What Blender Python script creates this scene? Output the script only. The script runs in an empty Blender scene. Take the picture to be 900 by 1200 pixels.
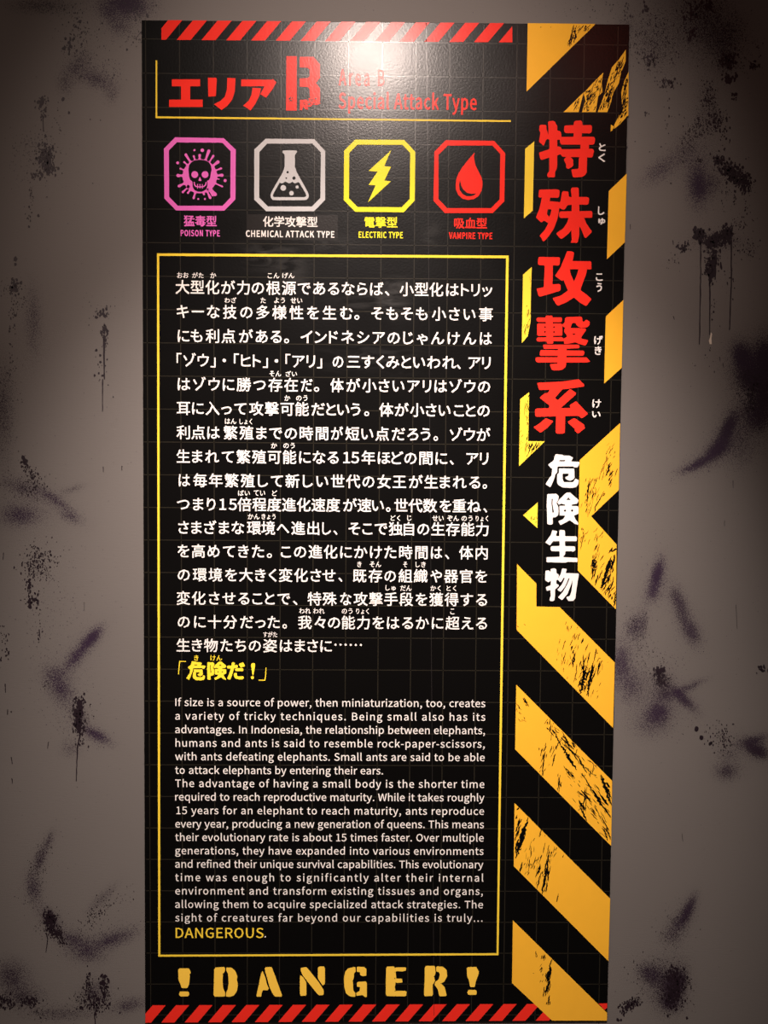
import bpy, math, random, os
import numpy as np
from mathutils import Matrix, Vector
from mathutils.geometry import tessellate_polygon

# ------------------------------------------------------------------ camera
S = 0.063                      # one printed grid square of the panel, metres
V_FLOOR = 32.0                 # floor line, in grid squares below the grid origin
U_MID = 6.08                   # middle of the panel, in grid squares
rx, ry, rz, tx, ty, tz = 0.055940830476482524, -0.014125020018372401, 0.006697873204646089, -6.067018649601479, -11.006369997533657, 30.434618276595938
FPX = 1200.0                   # focal length for a 900x1200 frame
cx, sx = math.cos(rx), math.sin(rx); cy, sy = math.cos(ry), math.sin(ry); cz, sz = math.cos(rz), math.sin(rz)
R = np.array([[cz, -sz, 0], [sz, cz, 0], [0, 0, 1]]) @ np.array([[cy, 0, sy], [0, 1, 0], [-sy, 0, cy]]) @ np.array([[1, 0, 0], [0, cx, -sx], [0, sx, cx]])
T = np.array([tx, ty, tz])
Cuvw = -R.T @ T
def uvw(u, v, w=0.0):          # grid squares (right, down, into the wall) -> world metres
    return Vector(((u - U_MID) * S, w * S, (V_FLOOR - v) * S))
sc = bpy.context.scene
col = sc.collection
cam = bpy.data.cameras.new('camera')
cam.sensor_fit = 'VERTICAL'; cam.sensor_height = 24.0; cam.lens = 24.0 * FPX / 1200.0
cam.clip_start = 0.05
camo = bpy.data.objects.new('camera', cam); col.objects.link(camo); sc.camera = camo
def dirw(a): return Vector((a[0], a[2], -a[1]))
right = dirw(R[0]); up = -dirw(R[1]); fwd = dirw(R[2])
camo.matrix_world = Matrix(((right.x, up.x, -fwd.x, 0), (right.y, up.y, -fwd.y, 0), (right.z, up.z, -fwd.z, 0), (0, 0, 0, 1)))
camo.location = uvw(*Cuvw)
CAM = camo.location.copy()

# ------------------------------------------------------------------ world, lamps, exposure
w = bpy.data.worlds.new('gallery_dark'); sc.world = w; w.use_nodes = True
w.node_tree.nodes['Background'].inputs[0].default_value = (0.050, 0.036, 0.032, 1)
w.node_tree.nodes['Background'].inputs[1].default_value = 0.5
def spot(name, loc, aim, power, half, blend, color, radius):
    l = bpy.data.lights.new(name, 'SPOT'); l.energy = power; l.spot_size = math.radians(half * 2); l.spot_blend = blend
    l.color = color; l.shadow_soft_size = radius
    o = bpy.data.objects.new(name, l); col.objects.link(o); o.location = loc
    o.rotation_euler = (aim - loc).to_track_quat('-Z', 'Y').to_euler()
    return o
spot('ceiling_spot', uvw(5.4, -12.4, -25.4), uvw(5.9, 16.6, 0), 450, 22.6, 1.0, (1.0, 0.87, 0.80), 0.05)
spot('ceiling_spot', uvw(5.7, -12.6, -25.4), uvw(5.7, 3.0, 0), 150, 24.5, 1.0, (1.0, 0.82, 0.73), 0.05)
spot('fill_wash', uvw(-34, -14, -44), uvw(2, 10, 0), 58, 50, 1.0, (1.0, 0.72, 0.60), 0.2)  # added warm fill with no known source, lifts the dark wall edges
spot('red_tinge_spot', uvw(18, -14.0, -30), uvw(12.5, 3, 0), 2.2, 22, 1.0, (1.0, 0.10, 0.05), 0.08)  # added lamp standing in for an unseen red source, tinges the upper right board
vs = sc.view_settings
vs.view_transform = 'Standard'; vs.look = 'None'; vs.exposure = 0.0; vs.gamma = 1.0; vs.use_curve_mapping = False

# ------------------------------------------------------------------ picture measure -> point on the panel plane
K = np.array([[FPX, 0, 450], [0, FPX, 600], [0, 0, 1]])
Hinv = np.linalg.inv(K @ np.column_stack([R[:, 0], R[:, 1], T]))
def P(x, y):
    a = Hinv @ np.array([x, y, 1.0]); return a[0] / a[2], a[1] / a[2]

# ------------------------------------------------------------------ materials
def mat(name):
    m = bpy.data.materials.new(name); m.use_nodes = True
    nt = m.node_tree; b = nt.nodes['Principled BSDF']; return m, nt, b
def N(nt, t, **kw):
    n = nt.nodes.new(t)
    for k, v in kw.items(): setattr(n, k, v)
    return n
def mth(nt, op, a, b=None, c=None, clamp=False):
    n = nt.nodes.new('ShaderNodeMath'); n.operation = op; n.use_clamp = clamp
    for i, x in enumerate((a, b, c)):
        if x is None: continue
        if isinstance(x, (int, float)): n.inputs[i].default_value = x
        else: nt.links.new(x, n.inputs[i])
    return n.outputs[0]
LAM_ROUGH = 0.245
def laminate(nt, b, strength=0.22):
    tc = N(nt, 'ShaderNodeTexCoord')
    n = N(nt, 'ShaderNodeTexNoise'); n.inputs['Scale'].default_value = 260; n.inputs['Detail'].default_value = 3
    nt.links.new(tc.outputs['Object'], n.inputs['Vector'])
    bp = N(nt, 'ShaderNodeBump'); bp.inputs['Strength'].default_value = strength; bp.inputs['Distance'].default_value = 0.0006
    nt.links.new(n.outputs['Fac'], bp.inputs['Height']); nt.links.new(bp.outputs['Normal'], b.inputs['Normal'])
    n2 = N(nt, 'ShaderNodeTexNoise'); n2.inputs['Scale'].default_value = 6; n2.inputs['Detail'].default_value = 4
    nt.links.new(tc.outputs['Object'], n2.inputs['Vector'])
    nt.links.new(mth(nt, 'MULTIPLY_ADD', n2.outputs['Fac'], 0.08, LAM_ROUGH - 0.04), b.inputs['Roughness'])
    return tc
def ink(name, c, var=0.04, spec=0.14):
    m, nt, b = mat(name); tc = laminate(nt, b)
    n = N(nt, 'ShaderNodeTexNoise'); n.inputs['Scale'].default_value = 40; n.inputs['Detail'].default_value = 4
    nt.links.new(tc.outputs['Object'], n.inputs['Vector'])
    r = N(nt, 'ShaderNodeMix', data_type='RGBA')
    r.inputs['A'].default_value = (*[x * (1 - var) for x in c], 1); r.inputs['B'].default_value = (*[min(1, x * (1 + var)) for x in c], 1)
    nt.links.new(n.outputs['Fac'], r.inputs['Factor']); nt.links.new(r.outputs['Result'], b.inputs['Base Color'])
    b.inputs['Specular IOR Level'].default_value = spec
    return m
def board_mat():
    m, nt, b = mat('black_print'); tc = laminate(nt, b)
    # faint hand-wipe smears in the dust on the face
    sep = N(nt, 'ShaderNodeSeparateXYZ'); nt.links.new(tc.outputs['Object'], sep.inputs[0])
    tot = None
    for px, py, rx_, ry_, k in ((318, 300, 26, 14, 1.0), (345, 318, 14, 22, .6), (462, 344, 16, 18, .9), (430, 352, 34, 10, .5), (440, 420, 50, 16, .35), (505, 275, 10, 12, .5), (380, 285, 30, 8, .7)):
        q = uvw(*P(px, py)); sc_ = 1.62e-3
        dx = mth(nt, 'DIVIDE', mth(nt, 'SUBTRACT', sep.outputs['X'], q.x), rx_ * sc_)
        dz = mth(nt, 'DIVIDE', mth(nt, 'SUBTRACT', sep.outputs['Z'], q.z), ry_ * sc_)
        r2 = mth(nt, 'ADD', mth(nt, 'MULTIPLY', dx, dx), mth(nt, 'MULTIPLY', dz, dz))
        g = mth(nt, 'MULTIPLY', mth(nt, 'EXPONENT', mth(nt, 'MULTIPLY', r2, -1.0)), k)
        tot = g if tot is None else mth(nt, 'ADD', tot, g)
    mp = N(nt, 'ShaderNodeMapping'); mp.inputs['Rotation'].default_value = (0, math.radians(28), 0); mp.inputs['Scale'].default_value = (14, 1, 60)
    nt.links.new(tc.outputs['Object'], mp.inputs['Vector'])
    n = N(nt, 'ShaderNodeTexNoise'); n.inputs['Scale'].default_value = 1.0; n.inputs['Detail'].default_value = 4; n.inputs['Distortion'].default_value = 1.2
    nt.links.new(mp.outputs[0], n.inputs['Vector'])
    sm = mth(nt, 'MULTIPLY', tot, mth(nt, 'MULTIPLY', mth(nt, 'SUBTRACT', n.outputs['Fac'], 0.42, clamp=True), 3.0, clamp=True), clamp=True)
    r = N(nt, 'ShaderNodeMix', data_type='RGBA'); r.inputs['A'].default_value = (0.0030, 0.0027, 0.0026, 1); r.inputs['B'].default_value = (0.05, 0.048, 0.046, 1)
    b.inputs['Specular IOR Level'].default_value = 0.22
    nt.links.new(sm, r.inputs['Factor']); nt.links.new(r.outputs['Result'], b.inputs['Base Color'])
    return m
M_BOARD = board_mat()
M_EDGE, _nt, _b = mat('board_core'); _b.inputs['Base Color'].default_value = (0.02, 0.018, 0.017, 1); _b.inputs['Roughness'].default_value = 0.7
M_WHITE = ink('white_print', (0.80, 0.74, 0.70))
M_GREYWHITE = ink('silver_print', (0.58, 0.57, 0.57))
M_YELLOW = ink('frame_yellow_print', (0.90, 0.62, 0.05))
M_BRIGHT = ink('lemon_yellow_print', (0.92, 0.80, 0.03))
M_HAZ = ink('hazard_yellow_print', (0.92, 0.46, 0.035))
M_STENCIL = ink('stencil_yellow_print', (1.0, 0.60, 0.07))
M_WARN = ink('warning_yellow_print', (0.92, 0.68, 0.04))
M_RED = ink('red_print', (0.88, 0.030, 0.018))
M_PINK = ink('pink_print', (0.80, 0.15, 0.52))
M_GRID = ink('grid_line_print', (0.019, 0.016, 0.011), 0.3, 0.32)
M_STICK = ink('sticker_film', (0.012, 0.0095, 0.0085), 0.1, 0.3)
M_SEAM = ink('seam_film', (0.022, 0.019, 0.018), 0.1, 0.34)

def wall_mat():
    m, nt, b = mat('painted_wall')
    tc = N(nt, 'ShaderNodeTexCoord')
    n1 = N(nt, 'ShaderNodeTexNoise'); n1.inputs['Scale'].default_value = 3; n1.inputs['Detail'].default_value = 6
    nt.links.new(tc.outputs['Object'], n1.inputs['Vector'])
    base = N(nt, 'ShaderNodeMix', data_type='RGBA'); base.inputs['A'].default_value = (0.142, 0.125, 0.115, 1); base.inputs['B'].default_value = (0.160, 0.141, 0.130, 1)
    nt.links.new(n1.outputs['Fac'], base.inputs['Factor'])
    at = N(nt, 'ShaderNodeAttribute'); at.attribute_name = 'mist'; at2 = N(nt, 'ShaderNodeAttribute'); at2.attribute_name = 'violet'
    n2 = N(nt, 'ShaderNodeTexNoise'); n2.inputs['Scale'].default_value = 560; n2.inputs['Detail'].default_value = 2
    nt.links.new(tc.outputs['Object'], n2.inputs['Vector'])
    v = mth(nt, 'ADD', mth(nt, 'MULTIPLY', n2.outputs['Fac'], 1.9), mth(nt, 'MULTIPLY', at.outputs['Fac'], 0.9))
    mr = N(nt, 'ShaderNodeMapRange'); mr.inputs['From Min'].default_value = 1.12; mr.inputs['From Max'].default_value = 1.55; mr.inputs['To Max'].default_value = 0.9
    nt.links.new(v, mr.inputs['Value'])
    gate = mth(nt, 'MULTIPLY', mr.outputs[0], mth(nt, 'MULTIPLY', at.outputs['Fac'], 6.0, clamp=True))
    fac = mth(nt, 'ADD', gate, mth(nt, 'MULTIPLY', at.outputs['Fac'], 0.33), clamp=True)
    pc = N(nt, 'ShaderNodeMix', data_type='RGBA'); pc.inputs['A'].default_value = (0.022, 0.013, 0.018, 1); pc.inputs['B'].default_value = (0.027, 0.013, 0.031, 1)
    nt.links.new(at2.outputs['Fac'], pc.inputs['Factor'])
    mx = N(nt, 'ShaderNodeMix', data_type='RGBA'); nt.links.new(fac, mx.inputs['Factor'])
    nt.links.new(base.outputs['Result'], mx.inputs['A']); nt.links.new(pc.outputs['Result'], mx.inputs['B'])
    nt.links.new(mx.outputs['Result'], b.inputs['Base Color'])
    b.inputs['Roughness'].default_value = 0.6; b.inputs['Specular IOR Level'].default_value = 0.25
    mp = N(nt, 'ShaderNodeMapping'); mp.inputs['Scale'].default_value = (60, 1, 420); nt.links.new(tc.outputs['Object'], mp.inputs['Vector'])
    n3 = N(nt, 'ShaderNodeTexNoise'); n3.inputs['Scale'].default_value = 1; n3.inputs['Detail'].default_value = 3; nt.links.new(mp.outputs[0], n3.inputs['Vector'])
    bp = N(nt, 'ShaderNodeBump'); bp.inputs['Strength'].default_value = 0.25; bp.inputs['Distance'].default_value = 0.0006
    nt.links.new(n3.outputs['Fac'], bp.inputs['Height']); nt.links.new(bp.outputs['Normal'], b.inputs['Normal'])
    return m
M_WALL = wall_mat()
def plain(name, c, rough, scale=30, var=.25):
    m, nt, b = mat(name); tc = N(nt, 'ShaderNodeTexCoord'); n = N(nt, 'ShaderNodeTexNoise'); n.inputs['Scale'].default_value = scale; n.inputs['Detail'].default_value = 4
    nt.links.new(tc.outputs['Object'], n.inputs['Vector'])
    r = N(nt, 'ShaderNodeMix', data_type='RGBA'); r.inputs['A'].default_value = (*[x * (1 - var) for x in c], 1); r.inputs['B'].default_value = (*[x * (1 + var) for x in c], 1)
    nt.links.new(n.outputs['Fac'], r.inputs['Factor']); nt.links.new(r.outputs['Result'], b.inputs['Base Color']); b.inputs['Roughness'].default_value = rough
    return m
M_FLOOR = plain('dark_floor', (0.03, 0.027, 0.025), 0.6)
M_CEIL = plain('dark_ceiling', (0.02, 0.02, 0.02), 0.8)
M_PAINT = plain('spattered_paint', (0.014, 0.007, 0.011), 0.45)
M_VPAINT = plain('violet_spattered_paint', (0.022, 0.010, 0.026), 0.5)
M_CHIP = plain('bare_plaster', (0.62, 0.52, 0.42), 0.8)

# ------------------------------------------------------------------ mesh helpers
BACK = 0.005                   # the wall stands 5 mm behind the printed face
STEP = 4e-6                    # each further film of ink lies a hair prouder than the last
class MB:
    def __init__(s): s.v = []; s.f = []; s.k = 0
    def add(s, pts, tris):
        b = len(s.v); s.v.extend(pts); s.f.extend([tuple(b + i for i in t) for t in tris])
    def poly(s, pix, off):                     # concave outline measured on the photograph, laid on the panel plane
        q = [uvw(*P(x, y)) for x, y in pix]
        s.polyw([(a.x, a.z) for a in q], off)
    def polyw(s, q, off):
        q = [Vector((a[0], a[1], 0)) for a in q]
        area = sum(q[i].x * q[(i + 1) % len(q)].y - q[(i + 1) % len(q)].x * q[i].y for i in range(len(q)))
        if area < 0: q.reverse()
        tr = tessellate_polygon([q])
        out = []
        for t in tr:
            a, b_, c = (q[i] for i in t)
            if (b_ - a).cross(c - a).z < 0: t = (t[0], t[2], t[1])
            out.append(tuple(t))
        off += STEP * s.k; s.k = (s.k + 1) % 12
        s.add([(a.x, -off, a.y) for a in q], out)
    def ring(s, o, i, off):
        n = len(o); q = [uvw(*P(x, y)) for x, y in list(o) + list(i)]
        fs = []
        for k in range(n):
            j = (k + 1) % n; fs.append((k, n + k, n + j, j))
        s.add([(a.x, -off, a.z) for a in q], fs)
    def box(s, x0, x1, y0, y1, z0, z1):
        s.add([(x0, y0, z0), (x1, y0, z0), (x1, y1, z0), (x0, y1, z0), (x0, y0, z1), (x1, y0, z1), (x1, y1, z1), (x0, y1, z1)],
              [(0, 1, 5, 4), (1, 2, 6, 5), (2, 3, 7, 6), (3, 0, 4, 7), (4, 5, 6, 7), (3, 2, 1, 0)])
    def build(s, name, m, parent=None, label=None, kind=None):
        me = bpy.data.meshes.new(name); me.from_pydata(s.v, [], s.f); me.update()
        me.materials.append(m)
        o = bpy.data.objects.new(name, me); col.objects.link(o)
        if parent: o.parent = parent; o.matrix_parent_inverse = parent.matrix_basis.inverted()
        if label: o['label'] = label
        if kind: o['kind'] = kind
        return o
def circ(cx, cy, r, n=20, ry=None):
    ry = ry or r
    return [(cx + r * math.cos(2 * math.pi * k / n), cy + ry * math.sin(2 * math.pi * k / n)) for k in range(n)]
def X(pts, ox, oy, s): return [(ox + x / s, oy + y / s) for x, y in pts]
def smooth(pts, it=1, cut=0.16):              # knock the corners off an outline
    for _ in range(it):
        o = []
        n = len(pts)
        for i in range(n):
            a, b, c = pts[i - 1], pts[i], pts[(i + 1) % n]
            o.append((b[0] + (a[0] - b[0]) * cut, b[1] + (a[1] - b[1]) * cut))
            o.append((b[0] + (c[0] - b[0]) * cut, b[1] + (c[1] - b[1]) * cut))
        pts = o
    return pts
def line(x0, y0, x1, y1, w):
    d = math.hypot(x1 - x0, y1 - y0); nx, ny = -(y1 - y0) / d * w / 2, (x1 - x0) / d * w / 2
    return [(x0 + nx, y0 + ny), (x1 + nx, y1 + ny), (x1 - nx, y1 - ny), (x0 - nx, y0 - ny)]

# ------------------------------------------------------------------ setting
CZ = 3.3
xs = np.unique(np.concatenate([np.linspace(-3.2, -0.85, 8), np.arange(-0.85, 0.86, 0.005), np.linspace(0.86, 3.2, 8)]))
zs = np.unique(np.concatenate([np.linspace(0, 0.22, 3), np.arange(0.22, 2.42, 0.005), np.linspace(2.42, CZ, 5)]))
XX, ZZ = np.meshgrid(xs, zs)
clouds = [  # x, y, half-length, half-width (picture units), angle, strength, violet
 (148,3,30,13,5,.75,.7),(125,14,14,8,40,.35,.5),(140,30,14,10,0,.3,.5),(90,75,22,10,-50,.30,.4),(112,92,24,9,20,.42,.6),(130,110,8,9,0,.25,.4),(75,98,10,12,0,.25,.3),
 (45,5,40,8,0,.35,.1),(38,375,45,9,90,.30,.5),(2,480,60,12,90,.35,.2),(25,572,30,8,20,.35,.5),(62,585,30,5,35,.42,.7),(22,604,26,12,0,.50,.8),(82,606,16,6,25,.35,.6),(85,573,16,4,-15,.25,.3),
 (107,748,18,6,-48,.80,1),(88,770,22,7,-52,.55,.9),(70,808,24,13,60,.45,.8),(62,790,16,10,0,.25,.6),(92,840,14,8,70,.35,.3),(112,862,20,6,28,.62,.9),(82,878,14,10,0,.25,.6),
 (57,985,14,4,-70,.35,.4),(46,1008,20,6,-70,.42,.5),(38,1042,20,8,80,.42,.5),(58,1078,18,9,50,.45,.4),(85,1103,24,9,20,.42,.6),(130,1103,34,9,-20,.48,.6),(100,1120,22,9,10,.35,.5),(12,1145,24,18,20,.45,.3),
 (25,1170,30,14,0,.35,.2),(110,1165,18,14,-60,.4,.3),(150,1180,22,8,-12,.42,.5),(70,1190,40,8,0,.30,.3),(118,1055,26,6,-45,.28,.3),
 (735,30,14,14,0,.2,.2),(770,50,30,34,0,.22,.1),(825,20,34,34,0,.34,.05),(850,45,24,26,40,.34,.05),(853,72,10,10,0,.4,.1),(830,130,16,28,0,.22,.1),
 (775,198,28,11,-38,.36,.8),(820,216,14,22,0,.66,.8),(806,178,18,18,0,.22,.4),(838,215,10,10,0,.3,.3),(855,200,26,8,45,.2,.1),
 (840,282,30,10,0,.32,.1),(872,418,20,11,65,.85,.5),(897,420,14,22,0,.85,.3),(883,442,22,14,20,.95,.2),(896,470,12,30,0,.7,.1),(885,478,16,16,0,.4,.2),
 (854,502,24,7,-65,.85,.4),(842,526,18,8,-40,.85,.5),(822,542,20,5,-28,.65,.6),(806,550,14,3,-15,.35,.6),(870,520,20,30,0,.25,.3),(885,492,14,12,0,.35,.4),
 (771,674,21,6,-78,.85,.9),(766,695,12,8,-70,.42,.8),(745,735,12,14,0,.42,.7),(755,728,5,16,0,.25,.6),(800,715,30,8,72,.45,.5),(812,742,18,9,60,.48,.6),(792,700,12,6,60,.3,.5),
 (728,778,14,24,0,.50,.8),(742,805,18,20,0,.34,.7),(772,836,16,14,0,.60,.7),(762,850,26,16,0,.25,.6),(802,820,24,6,42,.62,.6),(808,806,24,4,-25,.45,.6),(780,815,14,8,10,.35,.4),(775,800,14,14,0,.3,.3),
 (888,880,20,8,25,.80,.3),(885,868,22,5,-12,.50,.4),(853,905,16,10,0,.5,.4),(855,885,14,8,0,.2,.3),
 (808,1066,20,6,-68,.62,.5),(798,1082,18,9,-50,.40,.5),(788,1098,14,10,0,.28,.4),(762,1142,16,10,35,.52,.4),(790,1158,14,20,10,.95,.1),(800,1150,6,12,0,.5,.1),(785,1178,16,8,20,.5,.3),(775,1150,22,20,0,.3,.3),
]
MI = np.zeros_like(XX); VI = np.zeros_like(XX); SP = 1.62e-3
clouds += [(x, y, a * 1.5 + 6, b_ * 1.9 + 5, ang, k * .16, vi) for x, y, a, b_, ang, k, vi in clouds]
for x, y, a, b_, ang, k, vi in clouds:
    q = uvw(*P(x, y)); th = math.radians(ang)
    dx = (XX - q.x) / SP; dy = -(ZZ - q.z) / SP
    u = (dx * math.cos(th) + dy * math.sin(th)) / (a * .85); v = (-dx * math.sin(th) + dy * math.cos(th)) / (b_ * 1.0)
    g = min(.97, k * 1.08) * np.exp(-(u * u + v * v)); VI += g * vi; MI = 1 - (1 - MI) * (1 - g)
VI = np.clip(VI / np.maximum(MI, 1e-3), 0, 1)
nx, nz = len(xs), len(zs)
me = bpy.data.meshes.new('wall_back')
idx = np.arange(nx * nz).reshape(nz, nx)
F = np.stack([idx[:-1, :-1], idx[:-1, 1:], idx[1:, 1:], idx[1:, :-1]], -1).reshape(-1, 4)
me.from_pydata(np.stack([XX, np.full_like(XX, BACK), ZZ], -1).reshape(-1, 3).tolist(), [], F.tolist())
for nm, arr in (('mist', MI), ('violet', VI)):
    at = me.attributes.new(nm, 'FLOAT', 'POINT'); at.data.foreach_set('value', arr.reshape(-1).astype(np.float32))
me.materials.append(M_WALL); me.update()
wall = bpy.data.objects.new('wall_back', me); col.objects.link(wall); wall['kind'] = 'structure'
b = MB(); b.box(-3.2, 3.2, BACK + .0005, BACK + .12, 0, CZ); o = b.build('wall_core', M_WALL, wall)
b = MB(); b.box(-3.2, 3.2, -4.2, BACK + .12, -.1, 0); o = b.build('floor', M_FLOOR); o['kind'] = 'structure'
b = MB(); b.box(-3.2, 3.2, -4.2, BACK + .12, CZ, CZ + .1); o = b.build('ceiling', M_CEIL); o['kind'] = 'structure'

# --- paint on the wall
rnd = random.Random(5)
DROP = -BACK + 0.0004
def blob(mb, x, y, r, off=None, st=None):
    n = 7 if r < 1.2 else 12
    st = st or rnd.uniform(1, 1.7); a0 = rnd.uniform(-.35, .35) + math.pi / 2
    pts = []
    for k in range(n):
        t = 2 * math.pi * k / n; rr = r * rnd.uniform(.75, 1.15)
        u, v = rr * math.cos(t) * st, rr * math.sin(t) / math.sqrt(st)
        pts.append((x + u * math.cos(a0) - v * math.sin(a0), y + u * math.sin(a0) + v * math.cos(a0)))
    mb.poly(pts, DROP if off is None else off)
def spatter(cx, cy, sx_, sy_, ang, n, r0, r1, m=M_PAINT):
    mb = MB(); th = math.radians(ang)
    for _ in range(int(n * 1.35)):
        u = rnd.gauss(0, .6) * sx_; v = rnd.gauss(0, .6) * sy_
        r = r0 + (r1 - r0) * rnd.random() ** 2.6
        blob(mb, cx + u * math.cos(th) - v * math.sin(th), cy + u * math.sin(th) + v * math.cos(th), r * .8)
    mb.build('paint_spatter', m, wall, kind='stuff' if n > 20 else None)
def drip(pts, w0, w1=None, m=M_PAINT):
    mb = MB(); w1 = w1 or w0; L = []; Rr = []
    full = []
    for (x0, y0), (x1, y1) in zip(pts, pts[1:]):
        k = max(2, int(abs(y1 - y0) / 5) + 1)
        full += [(x0 + (x1 - x0) * i / k, y0 + (y1 - y0) * i / k) for i in range(k)]
    full.append(pts[-1])
    for i, (x, y) in enumerate(full):
        t = i / (len(full) - 1); wd = (w0 + (w1 - w0) * t) * rnd.uniform(.8, 1.2) / 2
        x += rnd.uniform(-.2, .2)
        L.append((x - wd, y)); Rr.append((x + wd, y))
    mb.poly(L + [(pts[-1][0], pts[-1][1] + w1 * .6)] + Rr[::-1], DROP)
    mb.build('paint_drip', m, wall)
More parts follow.
